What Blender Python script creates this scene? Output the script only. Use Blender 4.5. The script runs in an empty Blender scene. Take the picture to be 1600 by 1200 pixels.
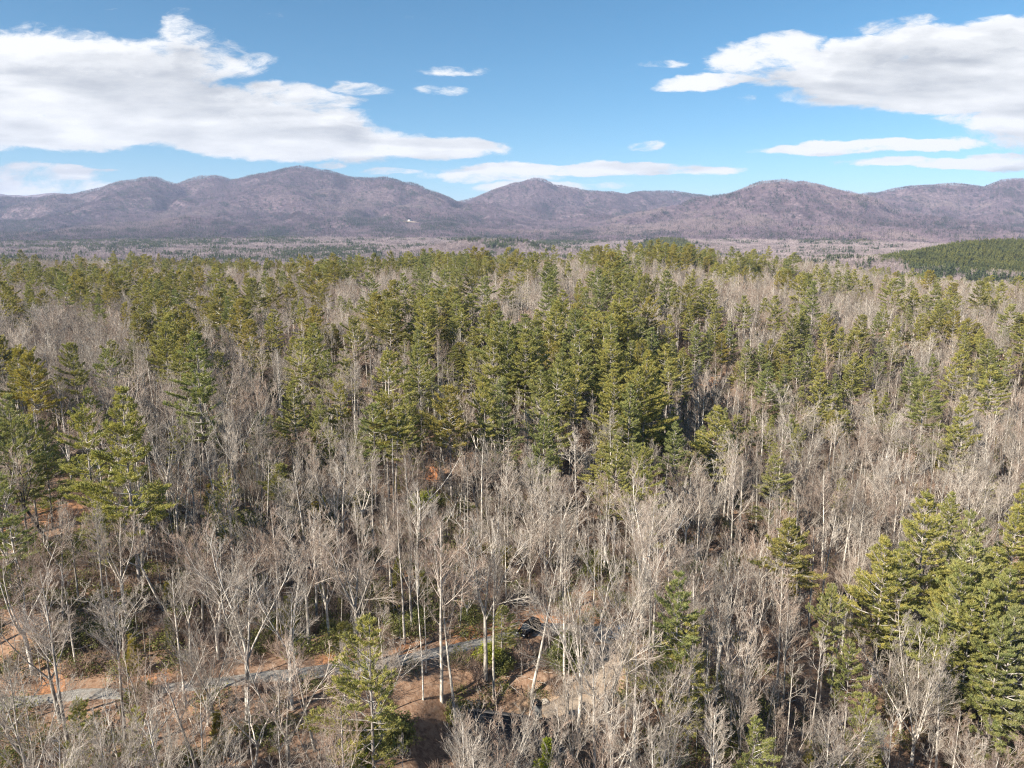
import bpy, math, random
import numpy as np
from mathutils import Vector, Quaternion
R = math.radians
sc = bpy.context.scene
COL = sc.collection

# ------------------------------------------------------------------ camera, sky, sun, exposure
CAM_Z, PITCH, FPX = 65.0, R(11.3), 1148.0
cam = bpy.data.cameras.new('camera')
cam.sensor_width = 36.0
cam.lens = 36.0 * FPX / 1600.0
cam.clip_start, cam.clip_end = 1.0, 60000.0
camo = bpy.data.objects.new('camera', cam)
COL.objects.link(camo)
camo.location = (0, 0, CAM_Z)
camo.rotation_euler = (R(90) - PITCH, 0, 0)
sc.camera = camo

SUN_EL, SUN_AZ = R(33), R(54)          # the sun stands behind the camera's left shoulder
sund = bpy.data.lights.new('sun', 'SUN')
sund.energy, sund.angle, sund.color = 4.7, R(0.5), (1.0, 0.92, 0.79)
suno = bpy.data.objects.new('sun', sund)
COL.objects.link(suno)
to_sun = Vector((-math.sin(SUN_AZ) * math.cos(SUN_EL), -math.cos(SUN_AZ) * math.cos(SUN_EL), math.sin(SUN_EL)))
suno.rotation_euler = to_sun.to_track_quat('Z', 'Y').to_euler()
suno.location = (-60, -60, 150)

sc.view_settings.view_transform = 'Standard'
sc.view_settings.look = 'None'
sc.view_settings.exposure = 1.33
sc.view_settings.gamma = 1.0
sc.view_settings.use_curve_mapping = False
cy = sc.cycles
cy.use_denoising = True
cy.denoiser = 'OPENIMAGEDENOISE'
cy.denoising_input_passes = 'RGB_ALBEDO_NORMAL'
cy.denoising_prefilter = 'NONE'
cy.max_bounces, cy.diffuse_bounces, cy.glossy_bounces = 5, 4, 1
cy.transmission_bounces, cy.volume_bounces, cy.transparent_max_bounces = 2, 1, 8
cy.sample_clamp_indirect = 4.0
cy.pixel_filter_type = 'BLACKMAN_HARRIS'
cy.filter_width = 1.15


class NT:
    """small helper that writes shader or geometry nodes"""
    def __init__(s, tree):
        s.t = tree
    def new(s, typ, **kw):
        n = s.t.nodes.new(typ)
        for k, v in kw.items():
            setattr(n, k, v)
        return n
    def put(s, sock, v):
        if hasattr(v, 'node'):
            s.t.links.new(v, sock)
        elif v is not None:
            sock.default_value = v
    def math(s, op, a, b=None, c=None, clamp=False):
        n = s.new('ShaderNodeMath', operation=op, use_clamp=clamp)
        s.put(n.inputs[0], a); s.put(n.inputs[1], b); s.put(n.inputs[2], c)
        return n.outputs[0]
    def noise(s, vec, scale, detail=4.0, rough=0.55, dist=0.0):
        n = s.new('ShaderNodeTexNoise')
        s.put(n.inputs['Vector'], vec)
        n.inputs['Scale'].default_value = scale
        n.inputs['Detail'].default_value = detail
        n.inputs['Roughness'].default_value = rough
        n.inputs['Distortion'].default_value = dist
        return n.outputs[0]
    def smooth(s, v, a, b, lo=0.0, hi=1.0):
        n = s.new('ShaderNodeMapRange', interpolation_type='SMOOTHSTEP')
        s.put(n.inputs[0], v)
        for i, x in enumerate((a, b, lo, hi)):
            n.inputs[1 + i].default_value = x
        return n.outputs[0]
    def mix(s, f, a, b, blend='MIX'):
        n = s.new('ShaderNodeMix', data_type='RGBA', blend_type=blend)
        s.put(n.inputs[0], f)
        s.put(n.inputs[6], a if hasattr(a, 'node') else (*a, 1.0))
        s.put(n.inputs[7], b if hasattr(b, 'node') else (*b, 1.0))
        return n.outputs[2]
    def comb(s, x, y, z):
        n = s.new('ShaderNodeCombineXYZ')
        for i, v in enumerate((x, y, z)):
            s.put(n.inputs[i], v)
        return n.outputs[0]
    def vmul(s, v, k):
        n = s.new('ShaderNodeVectorMath', operation='MULTIPLY')
        s.put(n.inputs[0], v); n.inputs[1].default_value = k
        return n.outputs[0]


def pix_uv(px, py):
    """photo pixel -> (x/y, z/y) of the view ray"""
    a, b = (px - 800) / FPX, (600 - py) / FPX
    fy = math.cos(PITCH) + b * math.sin(PITCH)
    fz = -math.sin(PITCH) + b * math.cos(PITCH)
    return a / fy, fz / fy

# clouds: banks of stratocumulus in directions (azimuth, height) of the sky: px, py, half width, half height, tilt, strength
CLOUDS = [(110, 120, 210, 58, 0.04, 1.0), (-20, 130, 220, 60, 0.0, 1.0), (240, 165, 330, 44, 0.10, 1.0), (90, 185, 330, 42, 0.0, 1.0), (420, 215, 260, 30, 0.07, 1.0), (620, 230, 150, 17, 0.03, 1.0), (480, 150, 90, 20, 0.10, .8),
          (560, 138, 46, 11, 0.14, .62), (300, 58, 60, 24, 0.18, .50), (370, 98, 70, 16, .14, .40), (705, 109, 60, 9, -0.02, .44), (682, 143, 44, 8, 0.0, .36), (240, 95, 130, 34, 0.1, .6),
          (40, 272, 110, 17, 0.03, .7), (20, 290, 160, 13, 0.03, .6), (150, 267, 40, 3, 0, .4), (900, 264, 200, 11, 0.0, .85), (1060, 268, 90, 8, -.02, .7), (780, 275, 110, 10, 0, .6), (860, 291, 110, 7, 0.0, .6), (1020, 226, 34, 8, 0.0, .42), (520, 259, 30, 5, 0, .5), (620, 269, 52, 5, 0, .5), (650, 257, 34, 3, 0, .4),
          (1400, 110, 230, 30, -0.03, 1.0), (1470, 85, 240, 40, -0.08, 1.0), (1480, 150, 220, 24, 0.02, 1.0), (1590, 60, 150, 32, -0.1, 1.0), (1390, 38, 60, 13, -0.1, .5), (1110, 128, 80, 12, -0.06, .75), (1025, 103, 46, 6, -.05, .45), (1190, 86, 90, 26, -.14, .85),
          (1370, 228, 180, 10, -0.03, .85), (1250, 234, 80, 5, -0.03, .6), (1470, 256, 160, 10, 0.0, .85), (1590, 248, 80, 14, 0.0, .85), (1170, 155, 22, 6, 0, .35),
          (330, 22, 300, 5, 0.02, .18), (1800, 150, 300, 100, 0, 1), (-300, 160, 250, 90, 0, 1)]

world = bpy.data.worlds.new('World')
sc.world = world
world.use_nodes = True
wt = world.node_tree
wt.nodes.clear()
g = bpy.data.node_groups.new('cloud_density', 'ShaderNodeTree')
g.interface.new_socket('U', in_out='INPUT', socket_type='NodeSocketFloat')
g.interface.new_socket('V', in_out='INPUT', socket_type='NodeSocketFloat')
g.interface.new_socket('Density', in_out='OUTPUT', socket_type='NodeSocketFloat')
q = NT(g)
gi, go = q.new('NodeGroupInput'), q.new('NodeGroupOutput')
U, V = gi.outputs[0], gi.outputs[1]
w1 = q.noise(q.comb(q.math('MULTIPLY', U, 5.0), q.math('MULTIPLY', V, 16.0), 3.7), 1.0, 5.0, .6)
w2 = q.noise(q.comb(q.math('MULTIPLY', U, 7.0), q.math('MULTIPLY', V, 20.0), 9.1), 1.0, 5.0, .6)
UU = q.math('ADD', U, q.math('MULTIPLY', q.math('SUBTRACT', w1, .5), .11))
VV = q.math('ADD', V, q.math('MULTIPLY', q.math('SUBTRACT', w2, .5), .028))
total = None
for (px, py, hw, hh, tilt, stg) in CLOUDS:
    u0, v0 = pix_uv(px, py)
    du, dv = q.math('SUBTRACT', UU, u0), q.math('SUBTRACT', VV, v0)
    dv = q.math('MULTIPLY_ADD', du, tilt, dv)
    a = q.math('MULTIPLY', du, FPX / hw)
    b = q.math('MULTIPLY', dv, FPX / hh)
    e = q.math('ADD', q.math('MULTIPLY', a, a), q.math('MULTIPLY', b, b))
    f = q.math('MULTIPLY', q.math('SUBTRACT', 1.5, e, clamp=True), stg)
    total = f if total is None else q.math('MAXIMUM', total, f)
n1 = q.noise(q.comb(q.math('MULTIPLY', UU, 13.0), q.math('MULTIPLY', VV, 32.0), 1.3), 1.0, 9.0, .66)
dens = q.math('ADD', q.math('MULTIPLY', total, 1.5), q.math('MULTIPLY', q.math('SUBTRACT', n1, .62), 3.0))
dens = q.math('MULTIPLY', q.smooth(dens, .02, .75), q.smooth(total, .0, .25))
wt_link = g.links.new(dens, go.inputs[0])

q = NT(wt)
tc = q.new('ShaderNodeTexCoord')
sep = q.new('ShaderNodeSeparateXYZ')
wt.links.new(tc.outputs['Generated'], sep.inputs[0])
ymax = q.math('MAXIMUM', sep.outputs[1], 0.02)
u = q.math('DIVIDE', sep.outputs[0], ymax)
v = q.math('DIVIDE', sep.outputs[2], ymax)
def dens_at(uu, vv):
    n = wt.nodes.new('ShaderNodeGroup'); n.node_tree = g
    q.put(n.inputs[0], uu); q.put(n.inputs[1], vv)
    return n.outputs[0]
d0 = dens_at(u, v)
d1 = dens_at(q.math('ADD', u, -.006), q.math('ADD', v, .016))
d2 = dens_at(q.math('ADD', u, -.012), q.math('ADD', v, .038))
front = q.smooth(sep.outputs[1], .05, .25)
d0 = q.math('MULTIPLY', d0, front)
streak = q.noise(q.comb(q.math('MULTIPLY', u, 2.6), q.math('MULTIPLY', v, 24.0), .5), 1.0, 2.0, .5, .8)
billow = q.noise(q.comb(q.math('MULTIPLY', u, 11.0), q.math('MULTIPLY', v, 40.0), 2.5), 1.0, 6.0, .58)
lit = q.math('SUBTRACT', 1.13, q.math('ADD', q.math('MULTIPLY', d1, .22), q.math('MULTIPLY', d2, .24)))
lit = q.math('ADD', lit, q.smooth(streak, .34, .66, -.36, .24))
lit = q.math('ADD', lit, q.math('MULTIPLY', q.math('SUBTRACT', billow, .5), 1.3), clamp=True)
cloudc = q.mix(lit, (.32, .34, .37), (.71, .71, .71))
sky = q.new('ShaderNodeTexSky', sky_type='NISHITA', sun_disc=False)
sky.sun_elevation, sky.sun_rotation = SUN_EL, math.pi + SUN_AZ
sky.altitude, sky.air_density, sky.dust_density, sky.ozone_density = 400, .85, .10, 4.0
bg1, bg2 = q.new('ShaderNodeBackground'), q.new('ShaderNodeBackground')
hs = q.new('ShaderNodeHueSaturation'); hs.inputs['Saturation'].default_value = 1.16; hs.inputs['Hue'].default_value = .485
wt.links.new(sky.outputs[0], hs.inputs['Color'])
wt.links.new(hs.outputs[0], bg1.inputs[0])
bg1.inputs[1].default_value = 0.055
wt.links.new(cloudc, bg2.inputs[0])
bg2.inputs[1].default_value = 0.60
ms = q.new('ShaderNodeMixShader')
wt.links.new(q.math('MULTIPLY', d0, .97), ms.inputs[0])
wt.links.new(bg1.outputs[0], ms.inputs[1]); wt.links.new(bg2.outputs[0], ms.inputs[2])
wo = q.new('ShaderNodeOutputWorld')
wt.links.new(ms.outputs[0], wo.inputs[0])

# ------------------------------------------------------------------ terrain heights
def hash2(ix, iy, seed):
    h = (ix.astype(np.int64) * 374761393 + iy.astype(np.int64) * 668265263 + seed * 1442695041) & 0xffffffff
    h = ((h ^ (h >> 13)) * 1274126177) & 0xffffffff
    return ((h ^ (h >> 16)) & 0xffff) / 65535.0
def vnoise(x, y, seed=0):
    ix, iy = np.floor(x), np.floor(y)
    fx, fy = x - ix, y - iy
    fx, fy = fx * fx * fx * (fx * (fx * 6 - 15) + 10), fy * fy * fy * (fy * (fy * 6 - 15) + 10)
    a, b = hash2(ix, iy, seed), hash2(ix + 1, iy, seed)
    c, d = hash2(ix, iy + 1, seed), hash2(ix + 1, iy + 1, seed)
    return (a + (b - a) * fx) * (1 - fy) + (c + (d - c) * fx) * fy - 0.5
def fbm(x, y, octv=4, seed=0, gain=.5):
    s, a = 0, 1.0
    for o in range(octv):
        s = s + a * vnoise(x * 2 ** o, y * 2 ** o, seed + o)
        a *= gain
    return s
def pw(px, py, D, lift=0.0):
    a, b = pix_uv(px, py)
    return (a * D, D, CAM_Z + b * D - lift)

# control points: photo pixel of the ground there and its distance ahead of the camera
CP = [(118, 862, 114), (197, 880, 112), (60, 780, 130), (310, 725, 165), (0, 900, 108), (-250, 880, 115), (-250, 1100, 85), (0, 1100, 84), (190, 1083, 87), (420, 1055, 92),
      (560, 1040, 95), (740, 1005, 102), (850, 985, 108), (970, 992, 106), (940, 1060, 96), (880, 1110, 91), (805, 1178, 84), (560, 1150, 82), (300, 1200, 77), (1000, 1200, 84),
      (400, 960, 110), (560, 900, 125), (700, 850, 140), (650, 745, 168), (800, 700, 185), (1000, 745, 175), (1060, 690, 205), (500, 780, 155), (850, 830, 150), (1000, 900, 132),
      (1130, 1000, 117), (1200, 900, 140), (1200, 1190, 92), (1450, 1000, 122), (1500, 1190, 100), (1700, 1000, 125), (1300, 800, 172), (1400, 690, 235), (1550, 760, 190), (1600, 640, 270), (1200, 700, 215),
      (350, 545, 310), (100, 620, 215), (-100, 560, 260), (550, 640, 212), (720, 560, 265), (950, 560, 262), (980, 490, 365), (1200, 560, 275), (1200, 482, 470), (1450, 560, 310), (1500, 500, 440), (1700, 505, 440),
      (100, 488, 470), (300, 474, 530), (500, 460, 560), (700, 446, 640), (860, 448, 640), (985, 438, 600), (1100, 442, 660), (1300, 450, 690), (1450, 478, 700), (1600, 490, 700), (1800, 490, 700),
      (0, 440, 850), (200, 438, 880), (400, 444, 850), (600, 442, 880), (800, 444, 900), (1000, 445, 850), (1200, 441, 900), (1450, 470, 1000), (1600, 476, 1000), (0, 444, 1200), (200, 444, 1200), (400, 448, 1150), (600, 446, 1200), (800, 446, 1200), (1000, 444, 1150), (1200, 446, 1200), (1450, 460, 1270), (1620, 464, 1270), (1800, 462, 1270), (-300, 430, 900),
      (0, 425, 1950), (400, 428, 1950), (800, 424, 2100), (1200, 422, 2200), (1600, 412, 2600), (1900, 412, 2600), (-300, 412, 2000),
      (0, 399, 3200), (400, 401, 3000), (800, 399, 3200), (1200, 398, 3300), (1600, 399, 3400), (2100, 399, 3400), (-500, 399, 3200)]
cpw = np.array([pw(*c) for c in CP])
extra = []
for az in (-75, -55, 55, 75, 0):
    extra.append((math.sin(R(az)) * 25, math.cos(R(az)) * 25, -6.0 if az > 0 else 4.0))
for az in (-70, 70):
    for rr, zz in ((90, 8 if az < 0 else -8), (300, 8), (900, 10), (3000, 25)):
        extra.append((math.sin(R(az)) * rr, math.cos(R(az)) * rr, zz))
for az in range(-60, 61, 30):
    extra.append((math.sin(R(az)) * 9000, math.cos(R(az)) * 9000, 40.0))
cpw = np.vstack([cpw, np.array(extra)])
def warp(x, y):
    r = np.hypot(x, y) + 1e-6
    az = np.clip(np.arctan2(x, y), -1.6, 1.6)
    return az * 1.6, np.log(np.clip(r, 12, 12000))
def tps(d2):
    return np.where(d2 > 1e-12, 0.5 * d2 * np.log(d2 + 1e-12), 0.0)
ca, cb = warp(cpw[:, 0], cpw[:, 1])
n = len(cpw)
K = tps((ca[:, None] - ca[None]) ** 2 + (cb[:, None] - cb[None]) ** 2) + np.eye(n) * 0.004
Pm = np.stack([np.ones(n), ca, cb], 1)
A = np.block([[K, Pm], [Pm.T, np.zeros((3, 3))]])
wts = np.linalg.solve(A, np.concatenate([cpw[:, 2], np.zeros(3)]))
def base_h(x, y):
    a, b = warp(x, y)
    out = wts[n] + wts[n + 1] * a + wts[n + 2] * b
    for i in range(n):
        out = out + wts[i] * tps((a - ca[i]) ** 2 + (b - cb[i]) ** 2)
    return np.clip(out, -70, 70)

RIDGES = []   # (world points, side slope)
def ridge(pts, slope, lift=26.0):
    RIDGES.append((np.array([pw(*p, lift) for p in pts]), slope))
ridge([(-400, 300, 5600), (-150, 312, 6000), (60, 305, 6200), (130, 297, 6200), (200, 282, 6200), (240, 278, 6200), (280, 286, 6300), (330, 271, 6600), (365, 276, 6700), (410, 268, 6600), (470, 260, 6500), (510, 264, 6500),
       (545, 276, 6500), (600, 277, 6300), (630, 281, 6200), (665, 295, 6200), (700, 309, 6300), (730, 316, 6600)], .50)
ridge([(-500, 285, 9500), (0, 300, 9500), (40, 302, 9500), (130, 298, 9500), (220, 303, 9500)], .45)
ridge([(240, 280, 6200), (190, 302, 5600), (100, 327, 5000), (40, 345, 4500), (-40, 366, 4100)], .68)
ridge([(470, 262, 6500), (435, 285, 5900), (460, 300, 5500), (520, 335, 5000), (600, 362, 4500), (650, 380, 4000)], .7)
ridge([(420, 286, 5900), (310, 322, 5200), (230, 350, 4600), (160, 374, 3900)], .68)
ridge([(330, 274, 6600), (345, 302, 5900), (380, 332, 5200), (430, 362, 4300)], .7)
ridge([(600, 279, 6300), (590, 310, 5800), (560, 340, 5400)], .75)
ridge([(640, 283, 6200), (700, 322, 5600), (760, 347, 5000), (800, 368, 4400)], .65)
ridge([(690, 316, 7200), (740, 309, 7400), (780, 297, 7400), (810, 286, 7400), (840, 280, 7400), (870, 288, 7400), (905, 293, 7400), (950, 297, 7500), (985, 300, 7700), (1010, 297, 8200), (1050, 297, 8200), (1090, 303, 8200), (1140, 313, 8200), (1200, 335, 8200)], .48)
ridge([(840, 283, 7400), (830, 315, 6600), (850, 345, 5800), (890, 374, 4800)], .5)
ridge([(950, 300, 7500), (980, 330, 6700), (1010, 352, 6000)], .5)
ridge([(960, 382, 4000), (1020, 359, 4500), (1080, 335, 4800), (1140, 310, 5000), (1180, 292, 5100), (1205, 282, 5200), (1220, 280, 5200), (1250, 283, 5300), (1290, 293, 5500), (1340, 304, 5900), (1380, 315, 6300)], .50)
ridge([(1232, 283, 5200), (1275, 312, 4800), (1340, 342, 4400), (1420, 368, 3900)], .68)
ridge([(1205, 285, 5200), (1185, 330, 4500), (1195, 372, 3700)], .6)
ridge([(1320, 308, 6500), (1360, 299, 6700), (1400, 293, 6800), (1450, 291, 6800), (1480, 290, 6800), (1530, 289, 6800), (1570, 283, 6700), (1600, 278, 6700), (1750, 262, 6500), (1950, 275, 6300)], .48)
ridge([(1480, 292, 6800), (1470, 330, 5900), (1450, 362, 4900)], .55)
ridge([(1575, 285, 6700), (1560, 322, 5800), (1545, 358, 4800)], .55)
ridge([(1750, 270, 6500), (1720, 320, 5600), (1680, 365, 4500)], .5)
ridge([(690, 388, 2300), (740, 376, 2300), (800, 379, 2300), (860, 392, 2350)], .22, 14)
ridge([(1005, 382, 2700), (1045, 372, 2750), (1085, 380, 2700)], .30, 10)
ridge([(1285, 376, 3300), (1330, 366, 3300), (1370, 380, 3200)], .30, 10)
ridge([(1400, 408, 1450), (1440, 396, 1500), (1510, 383, 1600), (1600, 381, 1650), (1740, 383, 1650)], .25, 9)
ridge([(250, 394, 2400), (420, 391, 2500), (520, 394, 2500)], .18, 14)
ridge([(-120, 394, 2700), (120, 387, 2800), (260, 391, 2700)], .22, 14)
ridge([(300, 391, 3300), (420, 382, 3400), (560, 388, 3300)], .25, 14)
ridge([(560, 395, 2800), (650, 387, 2900), (720, 393, 2700)], .25, 14)
ridge([(850, 390, 3200), (930, 383, 3300), (990, 390, 3100)], .25, 14)
ridge([(1100, 386, 3600), (1190, 381, 3500), (1300, 388, 3200)], .25, 14)
ridge([(1350, 388, 3200), (1450, 379, 3600), (1620, 381, 3700)], .25, 14)
def mountain_h(x, y, base):
    acc = np.zeros(x.shape); crest = np.zeros(x.shape)
    for pts, s in RIDGES:
        best = np.zeros(x.shape)
        w = 90.0 * min(1, pts[0][1] / 5000)
        for a, b in zip(pts[:-1], pts[1:]):
            ab = b[:2] - a[:2]
            t = np.clip(((x - a[0]) * ab[0] + (y - a[1]) * ab[1]) / (ab @ ab), 0, 1)
            d = np.hypot(x - a[0] - t * ab[0], y - a[1] - t * ab[1])
            rel = np.maximum(a[2] + (b[2] - a[2]) * t - base, 1)
            # rounded crest, straight flank, concave foot
            fall = s * (np.sqrt(d * d + w * w) - w)
            best = np.maximum(best, rel * np.exp(-fall / rel))
            crest = np.maximum(crest, np.exp(-(d / 260.0) ** 2))
        acc = acc + (best / 300.0) ** 20
    return base + 300.0 * acc ** (1 / 20.0), crest

ROADP = [pw(*p) for p in [(-330, 1120, 80), (-120, 1106, 82), (0, 1100, 84), (60, 1093, 85), (120, 1084, 86.5), (190, 1083, 87), (260, 1073, 88.5), (330, 1067, 90), (420, 1056, 92), (500, 1048, 93.5), (560, 1040, 95), (620, 1032, 96.5), (680, 1019, 99), (740, 1005, 102), (800, 991, 106), (850, 985, 108), (905, 986, 107.5), (960, 992, 106)]]
DRIVEP = [pw(*p) for p in [(960, 990, 106.3), (958, 1012, 103), (950, 1036, 99.5), (938, 1062, 96), (915, 1088, 93), (885, 1108, 91), (850, 1120, 89.5)]]
def densify(P, step=1.5):
    P = np.array(P)
    # Catmull-Rom through the points
    Q = np.vstack([2 * P[0] - P[1], P, 2 * P[-1] - P[-2]])
    out = []
    for i in range(1, len(Q) - 2):
        m = max(2, int(np.linalg.norm(Q[i + 1] - Q[i]) / step))
        for t in np.linspace(0, 1, m, endpoint=False):
            out.append(.5 * (2 * Q[i] + (Q[i + 1] - Q[i - 1]) * t + (2 * Q[i - 1] - 5 * Q[i] + 4 * Q[i + 1] - Q[i + 2]) * t * t + (3 * Q[i] - Q[i - 1] - 3 * Q[i + 1] + Q[i + 2]) * t ** 3))
    out.append(P[-1])
    return np.array(out)
ROAD, DRIVE = densify(ROADP), densify(DRIVEP)
k5 = np.ones(9) / 9
for arr in (ROAD, DRIVE):
    z = np.convolve(np.pad(arr[:, 2], 4, mode='edge'), k5, mode='valid')
    arr[:, 2] = z
HOUSE = np.array(pw(806, 1180, 84))
def near_path(x, y, P):
    """distance to a path, its height there, and the side (positive = far side)"""
    d2 = np.full(x.shape, 1e18); z = np.zeros(x.shape); side = np.zeros(x.shape)
    for i in range(len(P)):
        dd = (x - P[i, 0]) ** 2 + (y - P[i, 1]) ** 2
        m = dd < d2
        d2 = np.where(m, dd, d2); z = np.where(m, P[i, 2], z)
        side = np.where(m, y - P[i, 1], side)
    return np.sqrt(d2), z, side
def sstep(a, b, v):
    t = np.clip((v - a) / (b - a), 0, 1)
    return t * t * (3 - 2 * t)
def H(x, y):
    x = np.asarray(x, float); y = np.asarray(y, float)
    shp = x.shape
    x, y = np.atleast_1d(x).ravel(), np.atleast_1d(y).ravel()
    r = np.hypot(x, y)
    h = base_h(x, y)
    far = r > 1200
    crest = np.zeros(x.shape)
    if far.any():
        h[far], crest[far] = mountain_h(x[far], y[far], h[far])
    h = h + fbm(x / 28, y / 28, 3, 11) * np.minimum(2.4, 1.2 + r * .001) * sstep(0, 60, r)
    h = h + fbm(x / 7, y / 7, 2, 31) * .5
    h = h + fbm(x / 210, y / 190, 2, 5) * 13 * sstep(260, 850, r) * (1 - .5 * sstep(1500, 2500, r))
    mt = sstep(3400, 5200, r)
    h = h + mt * (1 - .8 * crest) * (fbm(x / 520, y / 520, 3, 71) * 105 - np.maximum(0, .22 - np.abs(fbm(x / 560 + 9, y / 900, 3, 91))) * 480 + 30)
    near = (r < 230) & (y > 40)
    if near.any():
        xn, yn, hn = x[near], y[near], h[near]
        for P, w0, w1 in ((ROAD, 3.0, 7.0), (DRIVE, 3.2, 7.5)):
            d, z, side = near_path(xn, yn, P)
            k = 1 - sstep(w0, w1, d)
            hn = hn + (z - .10 - hn) * k
        d = np.hypot(xn - HOUSE[0], (yn - HOUSE[1]) * 1.1)
        hn = hn + (HOUSE[2] - hn) * (1 - sstep(8.5, 14, d))
        h[near] = hn
    return h.reshape(shp)
def H1(x, y):
    return float(H(np.array([x]), np.array([y]))[0])
def project(x, y, z):
    zz = z - CAM_Z
    f = y * math.cos(PITCH) - zz * math.sin(PITCH)
    uu = y * math.sin(PITCH) + zz * math.cos(PITCH)
    return 800 + FPX * x / f, 600 - FPX * uu / f
DS = np.exp(np.linspace(math.log(45), math.log(9000), 900))
def stand(px, py, h):
    """where a tree of height h stands whose top is seen at the pixel"""
    a, b = pix_uv(px, py)
    zz = CAM_Z + b * DS
    d = zz - (H(a * DS, DS) + h)
    i = np.where(d < 0)[0]
    i = i[0] if len(i) else len(DS) - 1
    i = max(i, 1)
    t = d[i - 1] / (d[i - 1] - d[i] + 1e-9)
    D = DS[i - 1] + (DS[i] - DS[i - 1]) * min(max(t, 0), 1)
    return a * D, D

# ------------------------------------------------------------------ materials
def material(name):
    m = bpy.data.materials.new(name)
    m.use_nodes = True
    m.node_tree.nodes.clear()
    q = NT(m.node_tree)
    b = q.new('ShaderNodeBsdfPrincipled')
    o = q.new('ShaderNodeOutputMaterial')
    q.t.links.new(b.outputs[0], o.inputs[0])
    b.inputs['Specular IOR Level'].default_value = .15
    b.inputs['Roughness'].default_value = .9
    return m, q, b, o
def obj_coord(q):
    return q.new('ShaderNodeTexCoord').outputs['Object']
def rnd(q):
    return q.new('ShaderNodeObjectInfo').outputs['Random']
def plain(name, col, rough=.8, spec=.3, var=.0, scale=6.0, metal=0.0):
    m, q, b, o = material(name)
    if var:
        f = q.noise(obj_coord(q), scale, 5, .6)
        c = q.mix(f, [x * (1 - var) for x in col], [min(1, x * (1 + var)) for x in col])
        q.t.links.new(c, b.inputs[0])
    else:
        b.inputs[0].default_value = (*col, 1)
    b.inputs['Roughness'].default_value = rough
    b.inputs['Specular IOR Level'].default_value = spec
    b.inputs['Metallic'].default_value = metal
    return m

def bark(name, dark, pale, scale=3.0, amount=(.35, .62), rv=.35, tint=0):
    m, q, b, o = material(name)
    p = obj_coord(q)
    f = q.noise(q.vmul(p, (1, 1, .35)), scale, 5, .65)
    f2 = q.noise(p, .55, 3, .5)
    c = q.mix(q.smooth(f, *amount), dark, pale)
    c = q.mix(q.smooth(f2, .55, .75, 0, .45), c, [x * .55 for x in dark])
    if tint: c = q.mix(q.smooth(q.math('FRACT', q.math('MULTIPLY', rnd(q), 7.13)), .35, 1, 0, tint), c, (.30, .185, .13))
    k = q.smooth(rnd(q), 0, 1, 1 - rv, 1 + rv * .45)
    hs = q.new('ShaderNodeHueSaturation')
    q.put(hs.inputs['Value'], k); q.t.links.new(c, hs.inputs['Color'])
    q.t.links.new(hs.outputs[0], b.inputs[0])
    return m
M_BARK = bark('pale_bark', (.24, .21, .18), (.62, .57, .505))
M_TWIG = bark('pale_twigs', (.31, .27, .23), (.57, .52, .46), 1.2, tint=.3)
M_FINE = bark('fine_brown_twigs', (.275, .225, .185), (.51, .45, .385), 1.2, tint=.65)
M_PBARK = bark('pine_bark', (.13, .10, .085), (.40, .36, .33), 2.6)
M_PLIMB = bark('pine_limbs', (.25, .21, .18), (.52, .49, .45), 2.0)
M_DARKBARK = bark('dark_bark', (.03, .025, .022), (.12, .10, .09), 3.0)
M_BRUSH = bark('brush_twigs', (.17, .11, .085), (.40, .31, .25), 1.0)

def foliage(name, cols, trans=.34, scale=.9):
    m, q, b, o = material(name)
    p = obj_coord(q)
    r = q.new('ShaderNodeValToRGB')
    r.color_ramp.elements[0].color = (*cols[0], 1)
    r.color_ramp.elements[1].color = (*cols[-1], 1)
    for i, c in enumerate(cols[1:-1]):
        e = r.color_ramp.elements.new((i + 1) / (len(cols) - 1)); e.color = (*c, 1)
    q.put(r.inputs[0], rnd(q))
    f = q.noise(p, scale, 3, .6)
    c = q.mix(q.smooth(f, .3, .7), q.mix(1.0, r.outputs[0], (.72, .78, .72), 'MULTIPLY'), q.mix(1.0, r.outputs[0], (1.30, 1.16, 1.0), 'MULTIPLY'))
    q.t.links.new(c, b.inputs[0])
    b.inputs['Roughness'].default_value = .55
    b.inputs['Specular IOR Level'].default_value = .25
    tr = q.new('ShaderNodeBsdfTranslucent')
    q.t.links.new(q.mix(1.0, c, (1.1, 1.15, .6), 'MULTIPLY'), tr.inputs[0])
    mx = q.new('ShaderNodeMixShader')
    mx.inputs[0].default_value = trans
    q.t.links.new(b.outputs[0], mx.inputs[1]); q.t.links.new(tr.outputs[0], mx.inputs[2])
    q.t.links.new(mx.outputs[0], o.inputs[0])
    return m
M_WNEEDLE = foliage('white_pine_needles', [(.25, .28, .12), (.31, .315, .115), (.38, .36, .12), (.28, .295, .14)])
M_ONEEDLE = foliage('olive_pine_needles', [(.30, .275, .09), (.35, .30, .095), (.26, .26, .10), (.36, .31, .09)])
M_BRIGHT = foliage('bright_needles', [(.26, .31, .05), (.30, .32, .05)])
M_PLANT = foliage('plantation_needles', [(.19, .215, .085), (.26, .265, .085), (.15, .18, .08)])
M_SHRUB = foliage('evergreen_leaves', [(.135, .15, .05), (.17, .175, .055), (.105, .12, .045)], .22)

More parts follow.
